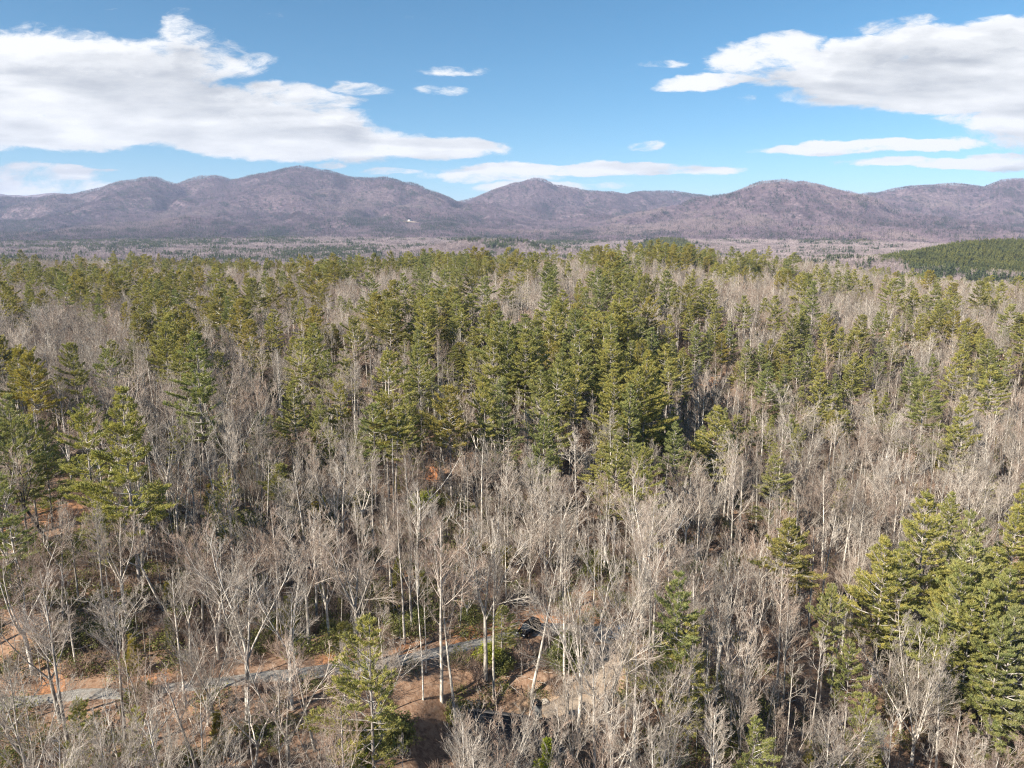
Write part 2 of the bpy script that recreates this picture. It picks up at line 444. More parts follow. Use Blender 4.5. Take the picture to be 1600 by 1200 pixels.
def ground_material():
    m, q, b, o = material('leaf_litter_ground')
    p = q.new('ShaderNodeTexCoord').outputs['Object']
    a = q.noise(p, .055, 4, .6)
    f = q.noise(p, 1.6, 6, .7)
    fine = q.noise(p, 9.0, 4, .7)
    c = q.mix(q.smooth(a, .35, .65), (.16, .097, .066), (.32, .19, .118))
    c = q.mix(q.smooth(f, .42, .68), c, (.33, .23, .165))
    c = q.mix(q.smooth(f, .50, .28, 0, .75), c, (.07, .045, .032))
    c = q.mix(q.smooth(fine, .55, .75, 0, .6), c, (.42, .31, .22))
    at = q.new('ShaderNodeAttribute', attribute_name='clay')
    clay = q.mix(q.smooth(f, .3, .7), (.33, .145, .07), (.47, .25, .13))
    k = q.math('ADD', at.outputs['Fac'], q.math('MULTIPLY', q.math('SUBTRACT', f, .5), .7))
    c = q.mix(q.math('MULTIPLY', q.smooth(k, .3, .6), q.smooth(at.outputs['Fac'], .02, .2)), c, clay)
    at2 = q.new('ShaderNodeAttribute', attribute_name='soil')
    soil = q.mix(q.smooth(f, .3, .7), (.28, .185, .12), (.40, .29, .20))
    k = q.math('ADD', at2.outputs['Fac'], q.math('MULTIPLY', q.math('SUBTRACT', fine, .5), .6))
    c = q.mix(q.math('MULTIPLY', q.smooth(k, .3, .7), q.smooth(at2.outputs['Fac'], .02, .2)), c, soil)
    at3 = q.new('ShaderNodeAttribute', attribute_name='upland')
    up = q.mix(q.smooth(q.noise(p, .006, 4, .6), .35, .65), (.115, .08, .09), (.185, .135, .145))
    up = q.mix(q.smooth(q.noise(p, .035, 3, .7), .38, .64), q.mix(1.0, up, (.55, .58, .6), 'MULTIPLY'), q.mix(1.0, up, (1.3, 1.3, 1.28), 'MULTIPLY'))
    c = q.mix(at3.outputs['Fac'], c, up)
    q.t.links.new(c, b.inputs[0])
    b.inputs['Roughness'].default_value = 1.0
    bp = q.new('ShaderNodeBump'); bp.inputs['Strength'].default_value = .6; bp.inputs['Distance'].default_value = .25
    q.t.links.new(f, bp.inputs['Height']); q.t.links.new(bp.outputs[0], b.inputs['Normal'])
    return m
M_GROUND = ground_material()
def gravel(name, c0, c1, rut):
    m, q, b, o = material(name)
    p = obj_coord(q)
    f = q.noise(p, 3.0, 6, .75); f2 = q.noise(p, .5, 3, .6)
    c = q.mix(q.smooth(f, .35, .68), c0, c1)
    c = q.mix(q.smooth(f2, .48, .66, 0, .5), c, rut)
    q.t.links.new(c, b.inputs[0])
    return m
M_ROAD = gravel('grey_gravel', (.20, .188, .172), (.38, .36, .33), (.20, .145, .105))
M_DRIVE = gravel('tan_dirt', (.27, .21, .16), (.42, .345, .27), (.28, .18, .115))

# ------------------------------------------------------------------ mesh helpers
class MB:
    """collects faces and links them as one mesh"""
    def __init__(s):
        s.v, s.q, s.t, s.n = [], [], [], 0
        s.qm, s.tm = [], []
    def quads(s, V, F, m=0):
        s.v.append(np.asarray(V, float).reshape(-1, 3)); F = np.asarray(F, int).reshape(-1, 4)
        s.q.append(F + s.n); s.qm.append(np.full(len(F), m)); s.n += len(s.v[-1])
    def tris(s, V, F, m=0):
        s.v.append(np.asarray(V, float).reshape(-1, 3)); F = np.asarray(F, int).reshape(-1, 3)
        s.t.append(F + s.n); s.tm.append(np.full(len(F), m)); s.n += len(s.v[-1])
    def tubes(s, lines, sides, m=0):
        by = {}
        for P, rad in lines:
            by.setdefault(len(P), []).append((P, rad))
        ang = np.linspace(0, 2 * math.pi, sides, endpoint=False)
        for k, L in by.items():
            P = np.array([[tuple(p) for p in l[0]] for l in L], float)
            rad = np.array([l[1] for l in L], float)
            T = np.gradient(P, axis=1)
            T /= np.linalg.norm(T, axis=2, keepdims=True) + 1e-9
            ref = np.where(np.abs(T[:, :1, 2:3]) > .8, np.array([1.0, .1, 0]), np.array([.05, .1, 1.0]))
            ref = np.broadcast_to(ref, T.shape)
            a = np.cross(T, ref); a /= np.linalg.norm(a, axis=2, keepdims=True) + 1e-9
            b = np.cross(T, a)
            ring = P[:, :, None] + rad[:, :, None, None] * (a[:, :, None] * np.cos(ang)[None, None, :, None] + b[:, :, None] * np.sin(ang)[None, None, :, None])
            B = len(L)
            idx = np.arange(B * k * sides).reshape(B, k, sides)
            i0, i1 = idx[:, :-1], idx[:, 1:]
            F = np.stack([i0, np.roll(i0, -1, 2), np.roll(i1, -1, 2), i1], -1)
            s.quads(ring, F, m)
    def box(s, c, d, m=0, rz=0.0):
        x, y, z = d[0] / 2, d[1] / 2, d[2] / 2
        V = np.array([(i, j, k) for i in (-x, x) for j in (-y, y) for k in (-z, z)])
        ca_, sa_ = math.cos(rz), math.sin(rz)
        V = np.stack([V[:, 0] * ca_ - V[:, 1] * sa_, V[:, 0] * sa_ + V[:, 1] * ca_, V[:, 2]], 1) + np.array(c)
        s.quads(V, [(0, 1, 3, 2), (4, 6, 7, 5), (0, 4, 5, 1), (2, 3, 7, 6), (0, 2, 6, 4), (1, 5, 7, 3)], m)
    def mesh(s, name, mats, smooth=False):
        me = bpy.data.meshes.new(name)
        V = np.vstack(s.v) if s.v else np.zeros((0, 3))
        Q = np.vstack(s.q) if s.q else np.zeros((0, 4), int)
        T = np.vstack(s.t) if s.t else np.zeros((0, 3), int)
        me.vertices.add(len(V)); me.vertices.foreach_set('co', V.ravel())
        nl = len(Q) * 4 + len(T) * 3
        me.loops.add(nl); me.polygons.add(len(Q) + len(T))
        me.loops.foreach_set('vertex_index', np.concatenate([Q.ravel(), T.ravel()]).astype(np.int32))
        st = np.concatenate([np.arange(len(Q)) * 4, len(Q) * 4 + np.arange(len(T)) * 3]).astype(np.int32)
        me.polygons.foreach_set('loop_start', st)
        mi = np.concatenate(([np.concatenate(s.qm)] if s.qm else []) + ([np.concatenate(s.tm)] if s.tm else [])) if (s.qm or s.tm) else np.zeros(0)
        for mm in (mats if isinstance(mats, (list, tuple)) else [mats]):
            me.materials.append(mm)
        me.polygons.foreach_set('material_index', mi.astype(np.int32))
        if smooth:
            me.polygons.foreach_set('use_smooth', np.ones(len(Q) + len(T), bool))
        me.update(calc_edges=True)
        return me
def link(name, me, parent=None, loc=None, rz=None):
    o = bpy.data.objects.new(name, me)
    COL.objects.link(o)
    if parent: o.parent = parent
    if loc is not None: o.location = loc
    if rz is not None: o.rotation_euler = (0, 0, rz)
    return o
def tag(o, label=None, cat=None, group=None, kind=None):
    for k, v in (('label', label), ('category', cat), ('group', group), ('kind', kind)):
        if v: o[k] = v
    return o

# ------------------------------------------------------------------ ground sheet
az_mid = np.linspace(-46, 46, 470)
az_out = np.concatenate([np.linspace(-180, -47, 40), az_mid, np.linspace(47, 180, 40)])[:-1]
rs = np.concatenate([[3, 12, 25, 40], np.exp(np.linspace(math.log(52), math.log(1000), 300)), np.exp(np.linspace(math.log(1000), math.log(11500), 190))[1:], [14000, 22000]])
AZ, RR = np.meshgrid(np.radians(az_out), rs)
GX, GY = np.sin(AZ) * RR, np.cos(AZ) * RR
GZ = H(GX, GY)
behind = np.abs(AZ) > R(75)
GZ = np.where(behind, np.minimum(GZ, 5) * .3, GZ)
nr, na = GX.shape
idx = np.arange(nr * na).reshape(nr, na)
F = np.stack([idx[:-1], np.roll(idx[:-1], -1, 1), np.roll(idx[1:], -1, 1), idx[1:]], -1)[:, :, ::-1]
mb = MB()
Vg = np.stack([GX, GY, GZ], -1).reshape(-1, 3)
mb.quads(np.vstack([Vg, [[0, 0, float(GZ[0].mean())]]]), F)
mb.t.append(np.stack([np.full(na, nr * na), np.roll(idx[0], -1), idx[0]], -1)); mb.tm.append(np.zeros(na))
me = mb.mesh('ground', M_GROUND, True)
xs, ys = np.append(GX.ravel(), 0), np.append(GY.ravel(), 0)
nearm = (np.hypot(xs, ys) < 230) & (ys > 40)
clay, soil = np.zeros(len(xs)), np.zeros(len(xs))
d, z, side = near_path(xs[nearm], ys[nearm], ROAD)
pxr, _ = project(xs[nearm], ys[nearm], z)
amt = np.zeros(nearm.sum())
for c0, wd in ((235, 40), (525, 40), (80, 30), (640, 30), (740, 60), (840, 45), (945, 30)):
    amt = np.maximum(amt, np.exp(-((pxr - c0) / wd) ** 2))
clay[nearm] = np.where(side > 0, (1 - sstep(3.6, 6.5, d)), (1 - sstep(2.0, 3.0, d)) * .3) * amt
d2, _, _ = near_path(xs[nearm], ys[nearm], DRIVE)
dh = np.hypot(xs[nearm] - HOUSE[0] - 5, (ys[nearm] - HOUSE[1] - 4))
clay[nearm] *= .8
soil[nearm] = np.maximum((1 - sstep(2.5, 6, d2)) * .9, (1 - sstep(6, 11, dh)) * .6)
# red earth showing here and there between the trees
for (px, py, D, rad) in ((20, 830, 122, 5), (240, 752, 158, 5), (676, 748, 167, 3.2), (90, 800, 127, 7), (1100, 620, 250, 8), (1290, 1190, 94, 5), (1130, 1185, 92, 4), (1070, 1180, 90, 4), (650, 600, 260, 8)):
    p = pw(px, py, D)
    clay = np.maximum(clay, .62 * np.exp(-((xs - p[0]) ** 2 + (ys - p[1]) ** 2) / rad ** 2))
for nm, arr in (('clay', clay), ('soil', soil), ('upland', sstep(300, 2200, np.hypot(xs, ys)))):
    at = me.attributes.new(nm, 'FLOAT', 'POINT')
    at.data.foreach_set('value', arr.astype(np.float32))
tag(link('ground', me), kind='structure')

def strip(name, P, widths, mat, lift):
    T = np.gradient(P[:, :2], axis=0); T /= np.linalg.norm(T, axis=1, keepdims=True)
    N = np.stack([-T[:, 1], T[:, 0]], 1)
    rngs = np.random.default_rng(3)
    cs = np.linspace(-1, 1, 9)
    V = np.zeros((len(P), 9, 3))
    for j, c in enumerate(cs):
        w = widths * (1 + (rngs.normal(0, .07, len(P)) if abs(c) == 1 else 0))
        V[:, j, :2] = P[:, :2] + N * (c * w)[:, None]
        rut = -.05 * math.exp(-((abs(c) - .5) / .16) ** 2)
        V[:, j, 2] = P[:, 2] + lift + rut - (.16 if abs(c) == 1 else 0)
    ii = np.arange(V.shape[0] * 9).reshape(-1, 9)
    F = np.stack([ii[:-1, :-1], ii[:-1, 1:], ii[1:, 1:], ii[1:, :-1]], -1)[..., ::-1]
    mb = MB(); mb.quads(V, F)
    return tag(link(name, mb.mesh(name, mat, True)), kind='structure')
wr = 1.35 + .2 * np.sin(np.arange(len(ROAD)) * .21)
wr[-8:] = np.linspace(1.8, 2.6, 8)
strip('gravel_road', ROAD, wr, M_ROAD, .05)
strip('dirt_driveway', DRIVE, np.linspace(2.0, 2.4, len(DRIVE)), M_DRIVE, .07)

# ------------------------------------------------------------------ tree shapes
def perp(rng, d):
    v = Vector((rng.gauss(0, 1), rng.gauss(0, 1), rng.gauss(0, 1)))
    v = v - d * v.dot(d)
    return v.normalized() if v.length > 1e-4 else Vector((1, 0, 0))
def line(rng, p, d, L, r0, r1, nseg, wander, up):
    pts, rad = [p.copy()], [r0]
    d = d.copy()
    for i in range(nseg):
        d = (d + perp(rng, d) * rng.uniform(0, wander) + Vector((0, 0, up))).normalized()
        p = p + d * (L / nseg)
        pts.append(p.copy()); rad.append(r0 + (r1 - r0) * (i + 1) / nseg)
    return pts, rad
def on_line(pts, t):
    f = t * (len(pts) - 1); i = min(int(f), len(pts) - 2); f -= i
    return pts[i].lerp(pts[i + 1], f), (pts[i + 1] - pts[i]).normalized()
def turned(rng, d, ang, az=None):
    ax = perp(rng, d) if az is None else d.cross(Vector((math.cos(az), math.sin(az), .01))).normalized()
    return Quaternion(ax, ang) @ d

def bare_shape(seed, h, form):
    """(trunk lines, branch lines by level) of a leafless tree; every line is (points, radii)"""
    rng = random.Random(seed)
    trunk, limbs, mids, twigs = [], [], [], []
    up = Vector((0, 0, 1))
    r0 = .008 * h + .05
    def sub(pts, rad, L, lv, t0, num, a0, a1, ratio, upt):
        for i in range(num):
            t = t0 + (1 - t0) * (i + rng.random()) / num
            p, d = on_line(pts, t)
            rr = rad[0] + (rad[-1] - rad[0]) * t
            nd = turned(rng, d, R(rng.uniform(a0, a1)))
            LL = L * ratio * rng.uniform(.65, 1.2) * (1 - .45 * t)
            if lv == 2:
                a, b = line(rng, p, nd, LL, max(.022, rr * .6), .011, 4, .14, upt)
                mids.append((a, b)); sub(a, b, LL, 3, .12, max(5, int(LL * 3.0)), 16, 40, .60, upt * 1.1)
                twigs.append(line(rng, a[-1], (a[-1] - a[-2]).normalized(), LL * .3, .014, .007, 2, .2, upt))
            elif lv == 3:
                a, b = line(rng, p, nd, LL, .0135, .0085, 3, .16, upt)
                twigs.append((a, b))
                for kk in range(max(3, int(LL * 3.0))):
                    tt = rng.uniform(.25, 1)
                    p2, d2 = on_line(a, tt)
                    twigs.append(line(rng, p2, turned(rng, d2, R(rng.uniform(20, 48))), LL * rng.uniform(.3, .6), .011, .0065, 2, .2, upt * .8))
    def limb(p, d, L, r, upt, n2=None, wander=.14):
        a, b = line(rng, p, d, L, max(r, .034), .014, 6, wander, upt)
        limbs.append((a, b))
        sub(a, b, L, 2, .18, n2 or max(5, int(L * 1.3)), 18, 44, .54, upt * .9)
    if form in ('poplar', 'slim', 'leaning', 'snag'):
        d0 = (up + perp(rng, up) * (.17 if form == 'leaning' else rng.uniform(0, .05))).normalized()
        if form == 'slim': r0 *= .65
        a, b = line(rng, Vector((0, 0, -.5)), d0, h * (.98 if form != 'snag' else .8), r0, .03 if form != 'snag' else .1, 14, .035, .015)
        trunk.append((a, b))
        t0 = {'poplar': .54, 'slim': .64, 'leaning': .5, 'snag': .55}[form]
        nl = {'poplar': 20, 'slim': 12, 'leaning': 15, 'snag': 9}[form]
        for i in range(nl):
            t = t0 + (.97 - t0) * (i + rng.random()) / nl
            p, d = on_line(a, t)
            rr = r0 + (.03 - r0) * t
            ang = rng.uniform(38, 66) - 18 * t
            L = h * (.215 if form != 'slim' else .14) * (1.12 - .78 * (t - t0) / (1 - t0)) * rng.uniform(.6, 1.15)
            nd = turned(rng, d, R(ang), rng.uniform(0, 6.28))
            if form == 'snag':
                limbs.append(line(rng, p, nd, L * .55, rr * .45, .03, 4, .2, .02))
            else:
                limb(p, nd, L, max(.03, rr * .42), .10)
        for i in range(5):   # dead stubs lower down
            p, d = on_line(a, rng.uniform(.2, t0))
            limbs.append(line(rng, p, turned(rng, d, R(rng.uniform(60, 95)), rng.uniform(0, 6.28)), rng.uniform(.5, 1.8), .03, .012, 3, .2, .02))
    elif form == 'vase':
        f0 = rng.uniform(.34, .46)
        a, b = line(rng, Vector((0, 0, -.5)), (up + perp(rng, up) * .04).normalized(), h * f0, r0 * 1.25, r0 * .85, 7, .04, .02)
        trunk.append((a, b))
        m = rng.choice((3, 4, 4, 5)); az0 = rng.uniform(0, 6.28)
        for i in range(m):
            ang = rng.uniform(8, 33)
            L = h * (1 - f0) * rng.uniform(.85, 1.05)
            nd = turned(rng, up, R(ang), az0 + i * 6.283 / m + rng.uniform(-.4, .4))
            c, e = line(rng, a[-1] - Vector((0, 0, rng.uniform(0, h * .06))), nd, L, r0 * .55, .03, 9, .13, .07)
            trunk.append((c, e))
            for j in range(9):
                t = .2 + .78 * (j + rng.random()) / 9
                p, d = on_line(c, t)
                limb(p, turned(rng, d, R(rng.uniform(24, 52))), L * .42 * rng.uniform(.6, 1.15) * (1.12 - .6 * t), max(.028, r0 * .26 * (1 - .6 * t)), .07)
    elif form == 'fan':
        m = rng.choice((6, 7, 8)); az0 = rng.uniform(0, 6.28)
        a, b = line(rng, Vector((0, 0, -.5)), up, h * .22, r0 * 1.1, r0 * .9, 4, .04, .02)
        trunk.append((a, b))
        for i in range(m):
            ang = rng.uniform(6, 33)
            L = h * .8 * rng.uniform(.8, 1.04)
            nd = turned(rng, up, R(ang), az0 + i * 6.283 / m + rng.uniform(-.4, .4))
            c, e = line(rng, on_line(a, rng.uniform(.55, 1))[0], nd, L, r0 * .42, .022, 8, .06, .03)
            trunk.append((c, e))
            for j in range(10):
                t = .15 + .83 * (j + rng.random()) / 10
                p, d = on_line(c, t)
                limb(p, turned(rng, d, R(rng.uniform(18, 40))), L * .34 * rng.uniform(.6, 1.1) * (1.15 - .6 * t), max(.024, r0 * .2 * (1 - .6 * t)), .09, None, .08)
    elif form == 'gnarled':
        a, b = line(rng, Vector((0, 0, -.5)), (up + Vector((-.22, .05, 0))).normalized(), h * .5, r0 * 1.2, r0 * .8, 7, .13, .02)
        trunk.append((a, b))
        for i in range(5):
            nd = turned(rng, up, R(rng.uniform(20, 68)), i * 1.256 + rng.uniform(-.4, .4))
            L = h * .5 * rng.uniform(.8, 1.1)
            c, e = line(rng, on_line(a, rng.uniform(.7, 1))[0], nd, L, r0 * .5, .035, 8, .3, .06)
            trunk.append((c, e))
            for j in range(7):
                t = .25 + .73 * (j + rng.random()) / 7
                p, d = on_line(c, t)
                limb(p, turned(rng, d, R(rng.uniform(30, 65))), L * .45 * rng.uniform(.6, 1.1) * (1.1 - .5 * t), max(.03, r0 * .25 * (1 - .6 * t)), .07, None, .25)
    elif form == 'dead_pine':
        a, b = line(rng, Vector((0, 0, -.5)), up, h, r0 * 1.0, .03, 12, .03, .01)
        trunk.append((a, b))
        zz = .3
        while zz < .97:
            for k in range(rng.choice((2, 3, 4))):
                p, d = on_line(a, zz)
                L = h * .14 * (1.15 - zz) * rng.uniform(.5, 1.3) + .4
                c, e = line(rng, p, turned(rng, up, R(rng.uniform(70, 100)), rng.uniform(0, 6.28)), L, .045 * (1.2 - zz), .015, 5, .14, .02)
                limbs.append((c, e))
                for w in range(4):
                    p2, d2 = on_line(c, rng.uniform(.3, 1))
                    twigs.append(line(rng, p2, turned(rng, d2, R(rng.uniform(30, 60))), L * .28, .015, .009, 2, .2, 0))
            zz += rng.uniform(.025, .05)
    return trunk, limbs, mids, twigs
def bare_meshes(seed, h, form, bk=None, tw=None, joined=False):
    trunk, limbs, mids, twigs = bare_shape(seed, h, form)
    bk, tw = bk or M_BARK, tw or M_TWIG
    if joined:
        mb = MB(); mb.tubes(trunk, 5, 0); mb.tubes(limbs, 3, 1); mb.tubes(mids, 3, 1); mb.tubes(twigs, 3, 2)
        return mb.mesh('bare_tree', [bk, tw, M_FINE])
    a, b = MB(), MB()
    a.tubes(trunk, 8); b.tubes(limbs, 5); b.tubes(mids, 3); b.tubes(twigs, 3, 1)
    return a.mesh('trunk', bk, True), b.mesh('crown', [tw, M_FINE], True)

def blades(rng, tufts, per, ln, wd):
    """needle tufts: narrow triangles fanning out of each tuft"""
    P = np.array([t[0] for t in tufts], float); D = np.array([t[1] for t in tufts], float)
    S = np.array([t[2] for t in tufts], float)
    P, D, S = np.repeat(P, per, 0), np.repeat(D, per, 0), np.repeat(S, per, 0)
    m = len(P)
    dd = D + rng.normal(0, .5, (m, 3)) * np.array([1, 1, .7]); dd /= np.linalg.norm(dd, axis=1, keepdims=True) + 1e-9
    sd = np.cross(dd, rng.normal(0, 1, (m, 3))); sd /= np.linalg.norm(sd, axis=1, keepdims=True) + 1e-9
    L = (ln * S * rng.uniform(.6, 1.25, m))[:, None]; W = (wd * S * rng.uniform(.7, 1.3, m))[:, None]
    b = P + rng.normal(0, .05, (m, 3))
    V = np.stack([b - sd * W * .35, b + sd * W * .35, b + dd * L * .6 + sd * W * .5, b + dd * L, b + dd * L * .6 - sd * W * .5], 1)
    V = np.stack([V[:, 0], V[:, 1], V[:, 2], V[:, 4], V[:, 3]], 1)
    i = np.arange(m)[:, None] * 5
    return V.reshape(-1, 3), np.concatenate([i + 0, i + 1, i + 2, i + 3], 1), np.concatenate([i + 3, i + 2, i + 4], 1)
def pine_shape(seed, h, style):
    rng = random.Random(seed)
    up = Vector((0, 0, 1))
    st = {'layered': dict(cb=.32, lm=.235, pw=.70, gap=1.12, miss=.08, a_top=52, a_low=2, tr=1.0, step=.30),
          'open': dict(cb=.22, lm=.245, pw=.62, gap=1.2, miss=.26, a_top=48, a_low=-6, tr=.95, step=.34),
          'rounded': dict(cb=.52, lm=.225, pw=.48, gap=.85, miss=.14, a_top=62, a_low=8, tr=.9, step=.28),
          'young': dict(cb=.06, lm=.24, pw=.9, gap=.5, miss=.04, a_top=60, a_low=12, tr=1.0, step=.26),
          'high': dict(cb=.55, lm=.205, pw=.6, gap=1.05, miss=.16, a_top=52, a_low=0, tr=1.0, step=.30)}[style]
    r0 = .0085 * h + .04
    trunk = [line(rng, Vector((0, 0, -.5)), (up + perp(rng, up) * .02).normalized(), h, r0, .035, 14, .022, .01)]
    tp = trunk[0][0]
    limbs, sprays, tufts = [], [], []
    z = st['cb']
    # lop-sided crowns: the length varies with the direction
    lop = [(rng.uniform(0, 6.28), rng.uniform(.05, .25)) for _ in range(2)]
    while z < .985:
        t = (z - st['cb']) / (1 - st['cb'])
        m = rng.choice((4, 5, 5, 6)); az0 = rng.uniform(0, 6.28)
        band = rng.uniform(.78, 1.15)
        for k in range(m):
            if rng.random() < st['miss'] and t < .85: continue
            az = az0 + k * 6.283 / m + rng.uniform(-.35, .35)
            L = h * st['lm'] * (1 - t) ** st['pw'] * min(1, .62 + 1.6 * t) * rng.uniform(.62, 1.15) * band
            for a_, b_ in lop: L *= 1 + b_ * math.cos(az - a_)
            L = max(L, .5)
            elev = st['a_low'] + (st['a_top'] - st['a_low']) * t ** 1.5 + rng.uniform(-9, 9)
            p, _ = on_line(tp, min(z + rng.uniform(-.006, .006), .99))
            nd = Vector((math.cos(az) * math.cos(R(elev)), math.sin(az) * math.cos(R(elev)), math.sin(R(elev))))
            a, b = line(rng, p, nd, L, .018 + .011 * L, .014, 5, .08, .055)
            limbs.append((a, b))
            side = 1
            nb = max(3, int(L / .24))
            for j in range(nb):
                s_ = .28 + .72 * (j + rng.random()) / nb
                q0, dd = on_line(a, min(s_, .999))
                side = -side
                hz = dd.cross(up).normalized() * side
                bl = (.30 * L * (1.18 - .75 * s_) + .22) * rng.uniform(.6, 1.25)
                bd = (dd * .75 + hz * .8 + up * rng.uniform(-.06, .14)).normalized()
                c, e = line(rng, q0, bd, bl, .014, .009, 2, .12, .07)
                sprays.append((c, e))
                nt = max(2, int(bl / st['step']))
                for i in range(nt):
                    tt = .35 + .65 * (i + rng.random()) / nt
                    q1, d1 = on_line(c, min(tt, .999))
                    tufts.append((tuple(q1), tuple((d1 * .9 + up * .35).normalized()), rng.uniform(.75, 1.2) * st['tr']))
            tufts.append((tuple(a[-1]), tuple(((a[-1] - a[-2]).normalized() + up * .5).normalized()), 1.15))
        z += st['gap'] / h * rng.uniform(.7, 1.5)
    for i in range(4):
        tufts.append((tuple(tp[-1] - up * .25 * i), (0, 0, 1), 1.0))
    for i in range(6 if style != 'young' else 0):   # dead stubs under the crown
        p, _ = on_line(tp, rng.uniform(st['cb'] * .5, st['cb']))
        az = rng.uniform(0, 6.28)
        limbs.append(line(rng, p, Vector((math.cos(az), math.sin(az), rng.uniform(-.2, .2))), rng.uniform(.6, 2.2), .035, .012, 4, .15, 0))
    return trunk, limbs, sprays, tufts
def pine_meshes(seed, h, style, needle, joined=False, per=12):
    trunk, limbs, sprays, tufts = pine_shape(seed, h, style)
    V, Q, T = blades(np.random.default_rng(seed), tufts, per, .43, .062)
    def add_needles(mb, m):
        n0 = mb.n
        mb.quads(V, Q, m)
        mb.t.append(T + n0); mb.tm.append(np.full(len(T), m))
    if joined:
        mb = MB(); mb.tubes(trunk, 5, 0); mb.tubes(limbs, 3, 1); add_needles(mb, 2)
        return mb.mesh('pine', [M_PBARK, M_PLIMB, needle])
    a, b, c = MB(), MB(), MB()
    a.tubes(trunk, 8); b.tubes(limbs, 5); b.tubes(sprays, 3); add_needles(c, 0)
    return a.mesh('trunk', M_PBARK, True), b.mesh('branches', M_PLIMB, True), c.mesh('crown', needle)

# prototypes: (height, meshes)
PINES = {}
for style, ndl, seeds, hh in (('layered', M_WNEEDLE, (1, 2, 3), 28), ('open', M_WNEEDLE, (4, 5), 27), ('high', M_WNEEDLE, (6, 7), 26),
                              ('rounded', M_ONEEDLE, (8, 9, 10), 22), ('young', M_BRIGHT, (11, 12), 12)):
    PINES[style] = [(hh, pine_meshes(s, hh, style, ndl), pine_meshes(s, hh, style, ndl, True)) for s in seeds]
BARE = {}
for form, seeds, hh in (('poplar', (21, 22, 23), 27), ('slim', (24, 25, 26), 24), ('vase', (27, 28, 29), 25), ('fan', (30, 31, 32), 21), ('leaning', (33,), 23), ('gnarled', (34, 35), 20), ('dead_pine', (36, 37), 25), ('snag', (38,), 18)):
    bk = {'dead_pine': M_PLIMB}.get(form)
    BARE[form] = [(hh, bare_meshes(s, hh, form, bk), bare_meshes(s, hh, form, bk, None, True)) for s in seeds]
